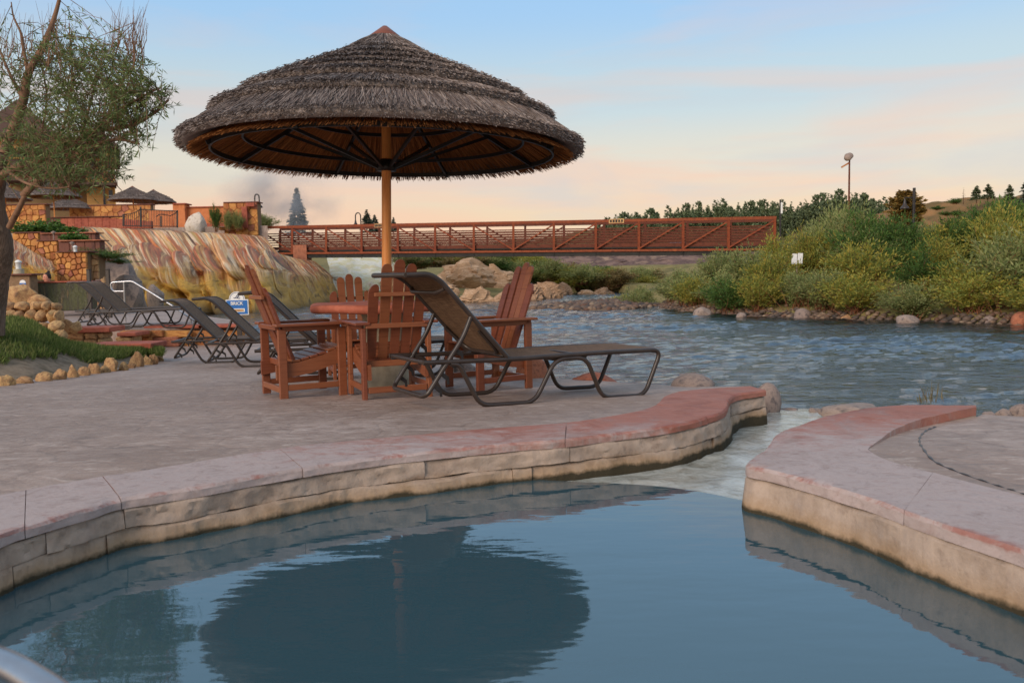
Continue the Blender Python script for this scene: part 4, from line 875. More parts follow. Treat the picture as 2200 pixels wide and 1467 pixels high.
MB().beam(sub_(bl_+back*.5+[0, 0, .16]), sub_(br_+back*.5+[0, 0, .16]), 2.3, .07).build('deck', M_dark, br)
for k in range(len(PT)-1):
    t_ = PT[k]+(PT[k+1]-PT[k])*.02; a = on(PT[k], False); MB().beam(sub_(a+[0, 0.1, -.02]), sub_(a+back+[0, -.1, -.02]), .12, .22).build('floor_beam', M_dark, br)
MB().beam(sub_(bl_+[0, .12, -.19]), sub_(on(.935, False)+[0, .12, -.19]), .22, .24).build('pipe_girder', M_dark, br)
for k in range(1, len(PT)): 
    a = on(PT[k], False); MB().beam(sub_(a+[0, -.02, .0]), sub_(a+[0, -.02, -.38]), .03, .03, (0, 1, 0)).build('hanger', M_dark, br)
for px in (813, 1324):
    t_ = t_of(px); a = on(t_, True)+[0, -.12, -.02]; wd = .55 if px < 1000 else .9
    p_ = MB().beam(sub_(a-np.r_[axis*wd/2, 0]), sub_(a+np.r_[axis*wd/2, 0]), .03, .26).build('emblem_panel', M_tan, br)
    for j in range(5):
        c_ = a+np.r_[axis*wd*(j-2)/5.4, 0]+[0, -.02, 0]; MB().box(sub_(c_), (wd/8, .02, .14)).build('emblem_slot', M_black, br)
# pier and abutment
MB().box(sub_(W(651, 575, 57)), (.9, 1.4, 3.0)).build('pier', M_redrock, br)
# ================================================================== lamps, poles, board
t = thing('floodlight_pole', 'tall thin floodlight pole rising above the ridge forest', 'light pole', W(1823, 500, 90)); q0 = np.array(t.location); H = W(1823, 334, 90)[2]-q0[2]
MB().tube([(0, 0, -2), (0, 0, H)], [.13, .09], 8).build('pole', M_rustd, t)
MB().lathe([(.0, -.2), (.3, -.2), (.42, .15), (.3, .3), (0, .32)], n=14).build('flood_lamp', M_grey, t, (-.25, -.1, H-.25), (1.2, .2, 0))
MB().lathe([(.0, -.2), (.26, -.2), (.36, .15), (.26, .3), (0, .32)], n=14).build('flood_lamp', M_grey, t, (.05, .1, H-.1), (1.2, -.3, 0))
MB().beam((-.05, 0, H-.8), (-.85, 0, H-1.25), .12, .16).build('arm_lamp', M_orange, t)
def goose(name, label, px, ytop, ybase, D, dx):
    a, b = W(px, ybase, D), W(px, ytop, D); h = b[2]-a[2]; t = thing(name, label, 'street lamp', a); r = abs(dx)/2
    MB().tube([(0, 0, -.5), (0, 0, h-r)]+[(dx/2-dx/2*math.cos(x), 0, h-r+r*math.sin(x)*1.3) for x in np.linspace(.3, math.pi, 9)]+[(dx, 0, h-r-.25)], .045, 6).build('post', M_black, t)
    MB().lathe([(.03, .0), (.06, -.1), (.09, -.28), (.2, -.42), (.23, -.5), (.19, -.48), (0, -.42)], n=14).build('lamp_shade', M_black, t, (dx, 0, h-r-.22)); return t
goose('street_lamp', 'black gooseneck lamp at the corner of the orange stone wall', 550.5, 419, 500, 58, .3)
goose('street_lamp', 'black gooseneck lamp beside the small spruce behind the bridge', 776, 459, 505, 62, -.38)
t = thing('lamp_post', 'dark post with a hanging bell lamp in front of the rusty pine', 'street lamp', W(1962, 520, 34)); q0 = np.array(t.location); H = W(1962, 404, 34)[2]-q0[2]
MB().tube([(0, 0, -.3), (0, 0, H)], .06, 8).build('post', M_black, t); MB().beam((0, 0, H-.38), (-.4, 0, H-.38), .05, .05).build('bracket', M_black, t)
MB().lathe([(.02, .0), (.04, -.12), (.07, -.26), (.16, -.36), (.18, -.42), (.0, -.36)], n=14).build('lamp_shade', M_tube, t, (-.37, 0, H-.42))
t = thing('sign_post', 'thin dark post with a narrow sign at the right end of the bridge', 'sign', W(1676, 520, 46)); q0 = np.array(t.location); H = W(1676, 429, 46)[2]-q0[2]
MB().tube([(0, 0, -.5), (0, 0, H)], .05, 8).build('post', M_black, t); MB().box((.06, -.04, H-.45), (.1, .02, .6)).build('sign_plate', M_white, t)
D_ = 31; t = thing('white_board', 'small white board half sunk in the willow thicket', 'board', W(1712, 600, D_)); q0 = np.array(t.location)
ca, cb = W(1712, 545, D_), W(1712, 567, D_); hh = ca[2]-cb[2]
MB().box((-.10, 0, (ca[2]+cb[2])/2-q0[2]), (.19, .02, hh), Matrix.Rotation(.06, 3, 'Y')).build('panel', M_white, t); MB().box((.11, -.01, (ca[2]+cb[2])/2-q0[2]+.015), (.18, .02, hh), Matrix.Rotation(.06, 3, 'Y')).build('panel', M_white, t); MB().tube([(0, .03, -1), (0, .03, .9)], .03, 6).build('post', M_grey, t)
# town beyond the bridge
M_w1 = surf('pale siding', [srgb(186, 180, 170), srgb(206, 200, 190)], 2, 3, .8, .2, 0); M_w2 = surf('tan siding', [srgb(170, 138, 104), srgb(186, 152, 116)], 2, 3, .8, .2, 0); M_rf = surf('grey roof', [srgb(104, 106, 112), srgb(128, 130, 136)], 3, 3, .8, .2, 0); M_gl = surf('dark window glass', [srgb(40, 46, 54), srgb(56, 64, 74)], 2, 2, .1, .5, 0)
for k, (x0, x1, yt, yb, wm, lb) in enumerate([(1218, 1232, 526, 538, M_w1, 'tiny white gabled house seen under the bridge rail, leftmost'), (1240, 1278, 525, 538, M_w2, 'tan house with a white gable seen under the bridge rail'), (1318, 1345, 524, 537, M_w1, 'pale house with a grey roof seen under the bridge rail'), (1345, 1372, 523, 536, M_rf, 'long grey-roofed house seen under the bridge rail'), (1440, 1470, 521, 534, M_redrock, 'reddish house seen under the right part of the bridge')]):
    D = 150; a, b, c_ = W(x0, yb, D), W(x1, yb, D), W(x0, yt, D); w_ = b[0]-a[0]; h = c_[2]-a[2]; t = thing('house', lb, 'house', ((a[0]+b[0])/2, D, a[2]))
    MB().box((0, 0, h*.25-.5), (w_, 5, h*.5+1)).build('wall', wm, t); hw_ = w_/2+.15; V = [(-hw_, -2.7, h*.5), (hw_, -2.7, h*.5), (hw_, 2.7, h*.5), (-hw_, 2.7, h*.5), (-hw_, 0, h), (hw_, 0, h)]
    MB().raw(V, [(0, 1, 5, 4), (2, 3, 4, 5), (0, 4, 3), (1, 2, 5)]).build('roof', M_rf, t)
    for j in range(2): MB().box((w_*(-.25+.5*j), -2.52, h*.28), (.5, .08, .45)).build('window', M_gl, t)
# ================================================================== left bank: lawn, edging, dry wall, benches
ORD = ['first', 'second', 'third', 'fourth', 'fifth', 'sixth', 'seventh', 'eighth', 'ninth', 'tenth', 'eleventh', 'twelfth', 'thirteenth', 'fourteenth', 'fifteenth']
bot = resample([PP(a, b) for a, b in [(-260, 850), (-120, 838), (0, 822), (76, 815), (145, 805), (215, 796), (275, 788), (350, 772)]], .1)
tp = resample([W(*q) for q in [(-260, 670, 11.6), (-120, 678, 11.8), (0, 688, 12.2), (66, 694, 12.9), (110, 738, 13.4), (215, 757, 13.7), (350, 768, 13.0)]], .1)
def ev(P, n):
    d = np.r_[0, np.cumsum(np.linalg.norm(np.diff(P, axis=0), axis=1))]; t = np.linspace(0, d[-1], n); return np.stack([np.interp(t, d, P[:, k]) for k in range(3)], 1)
A_, B_ = ev(bot, 80), ev(tp, 80); tt = np.linspace(0, 1, 30)[:, None, None]; LV = A_[None]*(1-tt)+B_[None]*tt; LV[..., 2] += .10*np.sin(np.pi*tt[..., 0])*(1)+.03*fbm(LV*2.5, 3, 6); LV[0, :, 2] -= .05
M_lawn = surf('soil under grass', [srgb(112, 98, 82), srgb(144, 128, 110), srgb(96, 86, 70)], 4, 8, .95, .1, .5, 12, .02)
tag(add('lawn_bank', qmesh('lawn_bank', LV.reshape(-1, 3), gridfaces(30, 80), M_lawn, True)), kind='structure')
M_grass = leafmat('grass blades', [srgb(88, 108, 50), srgb(116, 132, 66), srgb(74, 94, 44), srgb(150, 150, 92), srgb(104, 120, 58)], .6, .3)
rgG = np.random.default_rng(12); n = 42000; iu = rgG.uniform(0, 78.9, n); iv = 29*(.12+.88*rgG.random(n)); keep = (iv/29 > .17+.22*fbm(np.stack([iu*.22, iv*0, iv*0], 1), 3, 5)) ; iu, iv = iu[keep], np.clip(iv[keep], 0, 28.9); n = len(iu); a, b = iv.astype(int), iu.astype(int); fa, fb_ = (iv-a)[:, None], (iu-b)[:, None]
pg = (LV[a, b]*(1-fa)+LV[a+1, b]*fa)*(1-fb_)+(LV[a, b+1]*(1-fa)+LV[a+1, b+1]*fa)*fb_
tag(add('grass', lmesh('grass', leaves(pg, rgG.normal(0, .38, (n, 3))+[0.12, -.15, 1], rgG.uniform(.05, .13, n), rgG.uniform(.008, .014, n), rgG), M_grass)), 'short green grass on the bank at the left edge', 'grass', kind='stuff')
for k, (x0, x1, y0, y1) in enumerate([(-6, 29, 802, 829), (29, 76, 808, 824), (76, 113, 795, 819), (110, 146, 792, 815), (145, 168, 784, 811), (168, 193, 787, 807), (192, 215, 776, 803), (209, 235, 785, 801), (224, 256, 770, 798), (254, 276, 776, 796), (274, 290, 780, 791), (283, 307, 749, 788), (305, 325, 762, 784), (323, 337, 757, 783), (336, 350, 766, 776)]):
    D = float(PP((x0+x1)/2, y1)[1])+.1; rock_px('edging_stone', f'tan edging stone between grass and patio, {ORD[k]} from the left', x0-2, x1+2, y0, y1+1, D, M_tan, 120+k, 'stone', .8, 'stones edging the grass bank', rough=.45, facet=9)
def blockmesh(name, seed, mat, rough=.1):
    bm = bmesh.new(); bmesh.ops.create_cube(bm, size=2); bmesh.ops.bevel(bm, geom=bm.edges[:], offset=.16, segments=1, affect='EDGES'); bmesh.ops.subdivide_edges(bm, edges=bm.edges[:], cuts=2, use_grid_fill=True)
    P = np.array([v.co for v in bm.verts]); nz = fbm(P*1.6+seed*3, 4, seed); nz = np.where(rough > .2, nz, nz); 
    for v, p, q in zip(bm.verts, P, nz): v.co = Vector(p*(1+rough*q))
    for f in bm.faces: f.smooth = True
    me = bpy.data.meshes.new(name); bm.to_mesh(me); bm.free(); me.materials.append(mat); me.set_sharp_from_angle(angle=math.radians(35)); return me
BT = [blockmesh('stone', i, M_tan, .42) for i in range(4)]; BO = [blockmesh('stone', 10+i, M_orange, .3) for i in range(4)]; BR = [blockmesh('stone', 20+i, M_redrock, .1) for i in range(3)]
def block_px(parent, x0, x1, y0, y1, D, me, dep=.18):
    a, b = W(x0, (y0+y1)/2, D), W(x1, (y0+y1)/2, D); t_, u_ = W((x0+x1)/2, y0, D), W((x0+x1)/2, y1, D); c = (a+b)/2-np.array(parent.location)
    return add('stone', me, None, parent, (c[0], c[1]+dep*.5, c[2]), (0, 0, 0), ((b[0]-a[0])/2, dep, (t_[2]-u_[2])/2))
rgS = np.random.default_rng(33)
RK = [rockmesh('stone', 400+i, M_tan, sub=3, rough=.3, facet=4) for i in range(4)]
t = thing('dry_stone_wall', 'rough dry stone wall of tan blocks above the grass bank', 'wall', W(70, 742, 13.8))
for (y0, y1, xa, xb, D) in [(650, 668, 4, 122, 14.1), (667, 692, 2, 127, 14.0), (691, 714, 50, 131, 13.9), (713, 745, 92, 136, 13.8), (700, 745, 0, 60, 14.2)]:
    x = xa
    while x < xb-6:
        w_ = min(rgS.uniform(16, 40), xb-x); block_px(t, x-2.5, x+w_+2.0, y0-2+rgS.uniform(-3, 2), y1+3, D+rgS.uniform(-.05, .05), (RK+RK[:1])[rgS.integers(0, 5)]); x += w_
for k, (x0, x1, y0, y1, lb) in enumerate([(12, 78, 607, 652, 'large pale boulder on top of the dry stone wall'), (18, 60, 630, 656, 'ochre rock at the top left of the dry stone wall'), (60, 112, 632, 655, 'grey rock at the right end on top of the dry stone wall'), (128, 160, 684, 706, 'mossy tan rock between dry wall and stone bench'), (148, 176, 690, 708, 'ochre rock left of the upper loungers')]): rock_px('boulder', lb, x0, x1, y0, y1, 14.6, M_tan if k != 1 else M_orange, 140+k, facet=6)
def bench(label, top, sup, D):
    t = thing('stone_bench', label, 'bench', W((sup[0]+sup[1])/2, sup[3], D)); q = np.array(t.location)
    a, b, c_, d = W(top[0], top[2], D), W(top[1], top[2], D), W(top[0], top[3], D), None; h = a[2]-c_[2]; cx = (a+b)/2-q
    MB().box((cx[0], .22, cx[2]-h/2), (b[0]-a[0], .62, h), bev=.012).build('slab', M_redstone, t)
    x = sup[0]
    while x < sup[1]-4:
        w_ = min(rgS.uniform(26, 50), sup[1]-x); ym = sup[2]+(sup[3]-sup[2])*rgS.uniform(.4, .6); block_px(t, x, x+w_-1, sup[2], ym, D+.06, BT[rgS.integers(0, 4)]); block_px(t, x, x+w_-1, ym+.5, sup[3], D+.06, BT[rgS.integers(0, 4)]); x += w_
bench('red sandstone slab seat on tan blocks, upper one beside the dry wall', (142, 240, 703, 714), (138, 228, 714, 744), 15.0)
bench('red sandstone slab seat just behind the edging stones', (188, 330, 738, 750), (216, 322, 750, 790), 13.3)
bench('small pale slab step at the left end of the deck wall', (255, 296, 714, 722), (252, 292, 722, 752), 16.0)
# raised deck
DZ = .07
f0, f1 = W(258, 745, 16.7), W(524, 742, 17.6)
dk = [(f0[0]-1.2, f0[1]-.1), (f0[0], f0[1]), (f1[0], f1[1]), (-6.2, 19.2), (-8.9, 23.5), (-11.0, 29), (-21, 29), (-17, 22), (-11.6, 16.6)]
me = MB().prism(dk, -.8, DZ).mesh('raised_deck', M_pave); tag(add('raised_deck', me), kind='structure')
t = thing('deck_wall', 'low ochre stone wall with red coping below the upper loungers', 'wall', (f0+f1)/2)
for (y0, y1) in ((710, 724), (724, 745)):
    x = 262
    while x < 520: w_ = min(rgS.uniform(30, 62), 523-x); block_px(t, x, x+w_-1, y0, y1, np.interp(x, [258, 524], [16.65, 17.55])-.02, (BO+BT[:1]+BR[:1])[rgS.integers(0, 6)], .10); x += w_
for x0, x1 in ((290, 352), (353, 430), (431, 524)):
    D = np.interp((x0+x1)/2, [258, 524], [16.5, 17.4]); a, b = W(x0, 706, D), W(x1, 706, D); c_ = (a+b)/2-np.array(t.location); MB().box((c_[0], .25, DZ+.008-t.location[2]), (b[0]-a[0]-.01, .62, .06), Matrix.Rotation(math.atan2(b[1]-a[1], b[0]-a[0]), 3, 'Z'), bev=.012).build('coping_slab', M_redstone, t)
# steel handrail on the deck
t = thing('handrail', 'sloping tubular steel handrail beside the upper loungers', 'handrail', W(270, 690, 19.5)); q = np.array(t.location)
pth = [W(*p)-q for p in [(266, 626, 19.5), (240, 626, 19.5), (237, 607, 19.5), (284, 604, 19.5), (372, 658, 19.1), (440, 705, 18.6)]]
MB().tube(rpath(pth, .09, 6), .022, 8).build('rail_tube', M_steel, t); MB().tube([W(266, 606, 19.5)-q, W(270, 697, 19.5)-q], .02, 8).build('post', M_steel, t); MB().tube([W(410, 684, 18.8)-q, W(410, 708, 18.8)-q], .02, 8).build('post', M_steel, t)
for px, lb in ((195, 'left one of two dark square posts by the mossy spillway'), (236, 'right one of two dark square posts by the mossy spillway')):
    a, b = W(px, 660, 22.5), W(px, 580, 22.5); t = thing('gate_post', lb, 'post', (a[0], 22.5, DZ)); MB().box((0, 0, (b[2]-DZ)/2), (.09, .09, b[2]-DZ), bev=.008).build('shaft', M_tube, t); MB().box((0, 0, b[2]-DZ+.012), (.1, .1, .02)).build('cap', M_black, t)
# blue sign
sp = W(513, 745, 16.3); t = thing('pool_sign', 'blue sign with a white rounded top on a square post', 'sign', (sp[0], 16.3, -.32)); q = np.array([sp[0], 16.3, -.32])
M_blue = surf('sign blue', [srgb(30, 98, 168), srgb(36, 108, 180)], 2, 2, .4, .4, 0); M_navy = surf('sign navy', [srgb(30, 44, 84), srgb(36, 50, 92)], 2, 2, .4, .4, 0)
k_ = 16.3/FPX; cx = W(510, 660, 16.3)-q; zc = cx[2]; cx = cx[0]
MB().box((cx, 0, zc), (48*k_, .025, 33*k_)).build('border', M_white, t); MB().box((cx, -.016, zc), (44.5*k_, .008, 29.5*k_)).build('panel', M_blue, t)
def disc_half(r, y0, y1, z0, n=20): 
    pts = [(r*math.cos(a), r*math.sin(a)) for a in np.linspace(0, math.pi, n)]; V = [(cx+p[0], y0, z0+p[1]) for p in pts]+[(cx+p[0], y1, z0+p[1]) for p in pts]; m = len(pts); return MB().raw(V, [tuple(range(m)), tuple(range(m, 2*m))[::-1]]+[(i, m+i, m+(i+1) % m, (i+1) % m) for i in range(m)])
zt = zc+16.6*k_; disc_half(17*k_, -.012, .012, zt).build('crest', M_white, t)
MB().tube([(cx+15*k_*math.cos(a), -.014, zt+15*k_*math.sin(a)) for a in np.linspace(0, math.pi, 20)], .004, 5).build('crest_line', M_navy, t)
sw = [(-7, 4), (-4, 3), (-1, 6), (2, 10), (4, 8), (2, 4), (4, 2), (7, 3)]
MB().tube(smooth_curve([(cx+a*k_, -.015, zt+b*k_) for a, b in sw], 6), .006, 5).build('emblem', M_navy, t); MB().tube(smooth_curve([(cx+a*k_, -.015, zt+b*k_) for a, b in [(-2, 3), (0, 3), (2, 6), (1, 3), (4, 6), (6, 6)]], 6), .005, 5).build('emblem', M_navy, t)
def text(body, size, loc, rot, mat, parent, name='lettering', bold=.0):
    cu = bpy.data.curves.new(name, 'FONT'); cu.body = body; cu.size = size; cu.align_x = 'CENTER'; cu.align_y = 'CENTER'; cu.extrude = .003; cu.offset = bold; cu.materials.append(mat); tmp = bpy.data.objects.new(name, cu); C.objects.link(tmp); bpy.context.view_layer.update(); me = bpy.data.meshes.new_from_object(tmp.evaluated_get(bpy.context.evaluated_depsgraph_get())); bpy.data.objects.remove(tmp); o = bpy.data.objects.new(name, me); C.objects.link(o); o.parent = parent; o.location = loc; o.rotation_euler = rot; return o
text('BRICK', 9.5*k_, (cx, -.026, zc+8*k_), (math.pi/2, 0, 0), M_white, t, bold=.002)
MB().box((cx, -.023, zc-6.5*k_), (33*k_, .006, 7.5*k_), bev=.002).build('arrow_panel', M_white, t); MB().box((cx, -.028, zc-6.5*k_), (28*k_, .006, 4.5*k_)).build('arrow_mark', M_tan, t)
MB().box((cx+.01, .03, (zc)/2-.1), (.085, .05, zc+.2)).build('post', M_tube, t); MB().box((cx, .02, zc-24*k_), (18*k_, .03, 14*k_)).build('plate', M_grey, t)
# ================================================================== hot pool terraces and stone walls up the slope
M_moss = surf('wet mossy spillway', [srgb(34, 36, 26), srgb(78, 80, 46), srgb(52, 50, 38), srgb(112, 96, 62)], 3, 9, .35, .5, .8, 12, .05, (3, 3, .5))
M_slate = surf('brown slate', [srgb(92, 52, 42), srgb(112, 66, 52), srgb(80, 46, 40)], 3, 6, .6, .3, .3, 14, .01, (1, 1, .4))
def pbox(name, x0, x1, y0, y1, D, dep, mat, parent=None, q=None, bev=0.02, top=None):
    a, b = W(x0, (y0+y1)/2, D), W(x1, (y0+y1)/2, D); u_, v_ = W((x0+x1)/2, y0, D), W((x0+x1)/2, y1, D); c = (a+b)/2; q = np.zeros(3) if q is None else np.array(q)
    return MB().box((c[0]-q[0], D+dep/2-q[1], (u_[2]+v_[2])/2-q[2]), (b[0]-a[0], dep, u_[2]-v_[2]), bev=bev).build(name, mat, parent)
def stone_wall(label, x0, x1, y0, y1, D, mats, rows, wmin, wmax, coping=True, dep=.5, split=None):
    t = thing('stone_wall', label, 'wall', W((x0+x1)/2, y1, D)); q = t.location
    pbox('core', x0, x1, y0, y1, D+.05, dep, M_mortar, t, q, 0)
    a_, b_, c_, d_ = W(x0, (y0+y1)/2, D), W(x1, (y0+y1)/2, D), W((x0+x1)/2, y0, D), W((x0+x1)/2, y1, D); Wd, Ht = b_[0]-a_[0], c_[2]-d_[2]; ox, oz = a_[0]-q[0], d_[2]-q[2]; nx_ = max(2, int((x1-x0)/((wmin+wmax)/2)))
    S = np.array([((i+.5+rgS.uniform(-.42, .42)+.5*(r % 2)-.25)*Wd/nx_, (r+.5+rgS.uniform(-.36, .36))*Ht/rows) for r in range(rows) for i in range(nx_)])
    for i, s_ in enumerate(S):
        poly = [np.array(p) for p in ((0, 0), (Wd, 0), (Wd, Ht), (0, Ht))]
        for j, o_ in enumerate(S):
            if j == i or np.hypot(*(o_-s_)) > Wd: continue
            m_, n_ = (s_+o_)/2, o_-s_; np_ = []
            for k in range(len(poly)):
                p, r_ = poly[k], poly[(k+1) % len(poly)]; dp, dr = (p-m_)@n_, (r_-m_)@n_
                if dp <= 0: np_.append(p)
                if dp*dr < 0: np_.append(p+(r_-p)*dp/(dp-dr))
            poly = np_
            if len(poly) < 3: break
        if len(poly) < 3: continue
        poly = np.array(poly); c0 = poly.mean(0); sz = np.sqrt(max(np.ptp(poly[:, 0])*np.ptp(poly[:, 1]), 1e-6)); sh1 = 1-.022/max(sz, .05); sh2 = 1-.07/max(sz, .14); dpt = rgS.uniform(.03, .07); n = len(poly)
        f3 = lambda k_, y: [(ox+c0[0]+(p[0]-c0[0])*k_, y, oz+c0[1]+(p[1]-c0[1])*k_) for p in poly]
        V = f3(sh1, .06)+f3(sh1, -dpt+.025)+f3(sh2, -dpt); F = [(k+n*l, (k+1) % n+n*l, (k+1) % n+n*(l+1), k+n*(l+1)) for l in (0, 1) for k in range(n)]+[tuple(range(2*n, 3*n))]
        MB().raw(V, F).build('stone', mats[rgS.integers(0, len(mats))].materials[0], t)
    if coping: pbox('coping', x0-1.5, x1+1.5, y0-2.6, y0-.1, D-.10, dep+.2, M_slate, t, q)
    return t
# lower hot pool
t = thing('hot_pool', 'small hot pool with a dark mossy spillway wall behind the upper loungers', 'pool', W(120, 660, 24)); q = t.location
pbox('spillway', 64, 196, 606, 668, 24, .35, M_moss, t, q); pbox('side_wall', 20, 66, 591, 668, 23.4, .4, M_mortar, t, q); pbox('coping', 17, 68, 588, 591.5, 23.3, .6, M_slate, t, q); pbox('edge', 66, 200, 604, 607, 23.95, .5, M_redstone, t, q)
a, b = W(60, 607, 24), W(200, 607, 24); MB().box(((a[0]+b[0])/2-q[0], 1.7, .99-q[2]), (b[0]-a[0], 2.9, .02)).build('water', M_pool, t)
sg = thing('small_sign', 'tiny blue and white sign with a rounded top beside the hot pool', 'sign', W(51, 640, 22)); kk = 22/FPX; z0 = W(51, 612, 22)[2]-sg.location[2]
MB().box((0, 0, z0), (13*kk, .02, 8*kk)).build('panel', M_blue, sg); MB().lathe([(0, 0), (6.5*kk, 0)], n=20).raw([(6.5*kk*math.cos(x), y, z0+4*kk+6.5*kk*math.sin(x)) for y in (-.011, .011) for x in np.linspace(0, math.pi, 12)], [tuple(range(12)), tuple(range(12, 24))[::-1]]+[(i, 12+i, 13+i, i+1) for i in range(11)]).build('crest', M_white, sg); MB().box((0, .02, z0/2-.2), (.05, .03, z0+.4)).build('post', M_tube, sg)
# bather: only head and shoulders above the pool edge
hp = W(101, 598, 25.6); t = thing('person', 'person soaking in the hot pool, dark hair in a bun, head above the edge', 'person', (hp[0], 25.6, .55))
bm = bmesh.new(); prof = [(0, .27, .13), (.02, .27, .14), (.22, .25, .13), (.33, .20, .10), (.37, .08, .07), (.42, .052, .055), (.455, .055, .062), (.48, .066, .08), (.52, .075, .095), (.57, .078, .10), (.62, .068, .088), (.655, .04, .05), (.668, .005, .005)]
nn = 20; rows = []
for z, rx_, ry_ in prof:
    row = []
    for k in range(nn):
        a = 2*math.pi*k/nn; x, y = rx_*math.cos(a), ry_*math.sin(a)
        if .48 < z < .6 and abs(math.cos(a)) < .2 and math.sin(a) < 0: y -= .022*(1 if .5 < z < .55 else .3)
        if .5 < z < .57 and abs(math.sin(a)) < .25: x *= 1.13
        row.append(bm.verts.new((x, y, z)))
    rows.append(row)
for r0, r1 in zip(rows, rows[1:]):
    for k in range(nn): f = bm.faces.new((r0[k], r0[(k+1) % nn], r1[(k+1) % nn], r1[k])); f.smooth = True
bm.faces.new(rows[0][::-1]); me = bpy.data.meshes.new('body'); bm.to_mesh(me); bm.free()
M_skin = surf('skin', [srgb(196, 128, 104), srgb(208, 142, 116)], 4, 3, .5, .3, 0); M_hair = surf('dark hair', [srgb(36, 26, 22), srgb(50, 36, 30)], 8, 3, .6, .3, .2, 40, .005, (8, 8, 1))
bd = add('body', me, M_skin, t); t.rotation_euler = (0, 0, -.5); t.scale = (1.15, 1.15, 1.15)
MB().lathe([(.0, .70), (.05, .685), (.08, .64), (.087, .585), (.084, .54), (.07, .52)], n=18).lathe([(0, .045), (.03, .03), (.04, 0), (.03, -.03), (0, -.045)], (0, .03, .70), 12).build('hair', M_hair, t, (0, .018, 0))
for sx in (-1, 1): MB().lathe([(0, .012), (.008, .008), (.011, 0), (.008, -.008), (0, -.012)], (sx*.028, -.094, .572), 8).build('eye', M_hair, t)
MB().box((0, -.097, .50), (.04, .008, .008)).build('mouth', M_redrock, t)
S_o = BO+BO+BR[:1]
stone_wall('ochre flagstone wall right behind the hot pool, lowest of the stepped walls', 122, 188, 542, 604, 29, S_o, 5, 7, 15)
stone_wall('grey-brown stone wall end piece right of the lowest stepped wall', 187, 212, 546, 600, 29.4, BT, 4, 8, 13, True)
stone_wall('ochre flagstone wall with a slate return, middle of the stepped walls', 80, 127, 518, 606, 32, S_o, 7, 7, 15)
stone_wall('ochre flagstone wall at the willow trunk, highest of the stepped walls', 30, 87, 501, 606, 35, S_o, 8, 7, 15)
stone_wall('ochre flagstone wall with a column behind the willow trunk, upper terrace', -20, 99, 441, 500, 50, S_o, 5, 8, 16)
stone_wall('low stone wall behind the terrace umbrellas', 150, 325, 442, 480, 66, S_o, 3, 9, 18)
for k, (x0, x1, y0, y1, D, lb) in enumerate([(86, 205, 501, 520, 34.6, 'dark slate planter wall behind the leafy planting'), (126, 215, 517, 545, 31.6, 'dark slate planter wall above the lowest stepped wall')]):
    t = thing('planter_wall', lb, 'wall', W((x0+x1)/2, y1, D)); x = x0; q = t.location
    while x < x1-2: w_ = min(rgS.uniform(12, 24), x1-x); pbox('panel', x+.3, x+w_-.3, y0+1, y1, D, .4, M_slate, t, q, .01); x += w_
    pbox('coping', x0-1, x1+1, y0-1.5, y0+.9, D-.1, .7, M_redrock, t, q)
# pale mineral runs between the walls
M_trav = NM('mineral crust'); _u = M_trav.n('ShaderNodeUVMap').outputs[0]
def flowmat():
    q = NM('streaked mineral cascade'); u = q.n('ShaderNodeUVMap').outputs[0]; s = q.n('ShaderNodeSeparateXYZ', {0: u})
    def st(su, sv, sc, det=6, dist=.6, ro=.6): return q.noise(q.n('ShaderNodeMapping', {'Vector': u, 'Scale': (su, sv, 1)}).outputs[0], sc, det, ro, dist)
    n1 = st(16, .9, 1.0, 5); n2 = st(40, 1.9, 1.0, 6, 1.0); n3 = st(7, 5, 1.6, 8); n4 = st(22, 1.1, 1.0, 5, .9)
    c = q.ramp(q.mr(n1, .28, .72), [srgb(150, 106, 52), srgb(208, 138, 84), srgb(222, 178, 120), srgb(140, 98, 60), srgb(198, 110, 64), srgb(190, 150, 76), srgb(226, 174, 128)])
    c = q.mix(q.mr(n2, .53, .62, 0, .75), c, srgb(234, 208, 170)); c = q.mix(q.mr(n2, .46, .36, 0, .7), c, srgb(112, 52, 28)); c = q.mix(q.mr(n4, .45, .37, 0, .75), c, srgb(46, 34, 26))
    low = q.mr(q.math('ADD', s.outputs[1], q.math('MULTIPLY', q.math('SUBTRACT', n3, .5), .7)), .48, .72)
    oc = q.ramp(q.mr(n3, .3, .7), [srgb(92, 74, 32), srgb(162, 122, 48), srgb(194, 150, 66), srgb(122, 94, 42)]); oc = q.mix(q.mr(n2, .56, .74, 0, .55), oc, srgb(188, 164, 128)); oc = q.mix(q.mr(n1, .42, .3, 0, .7), oc, srgb(64, 52, 40))
    c = q.mix(low, c, oc)
    c = q.mix(q.mr(q.math('ADD', s.outputs[1], q.math('MULTIPLY', q.math('SUBTRACT', n3, .5), .35)), .86, .97, 0, .9), c, srgb(46, 40, 34)); q.base(c)
    b = q.bump(n2, .6, .10); b = q.bump(n3, .6, .14, b); q.bump(st(90, 30, 1.0, 6, 0, .7), .6, .08, b); return q.done(.6, .25)
M_flow = flowmat(); bpy.data.materials.remove(M_trav.m)
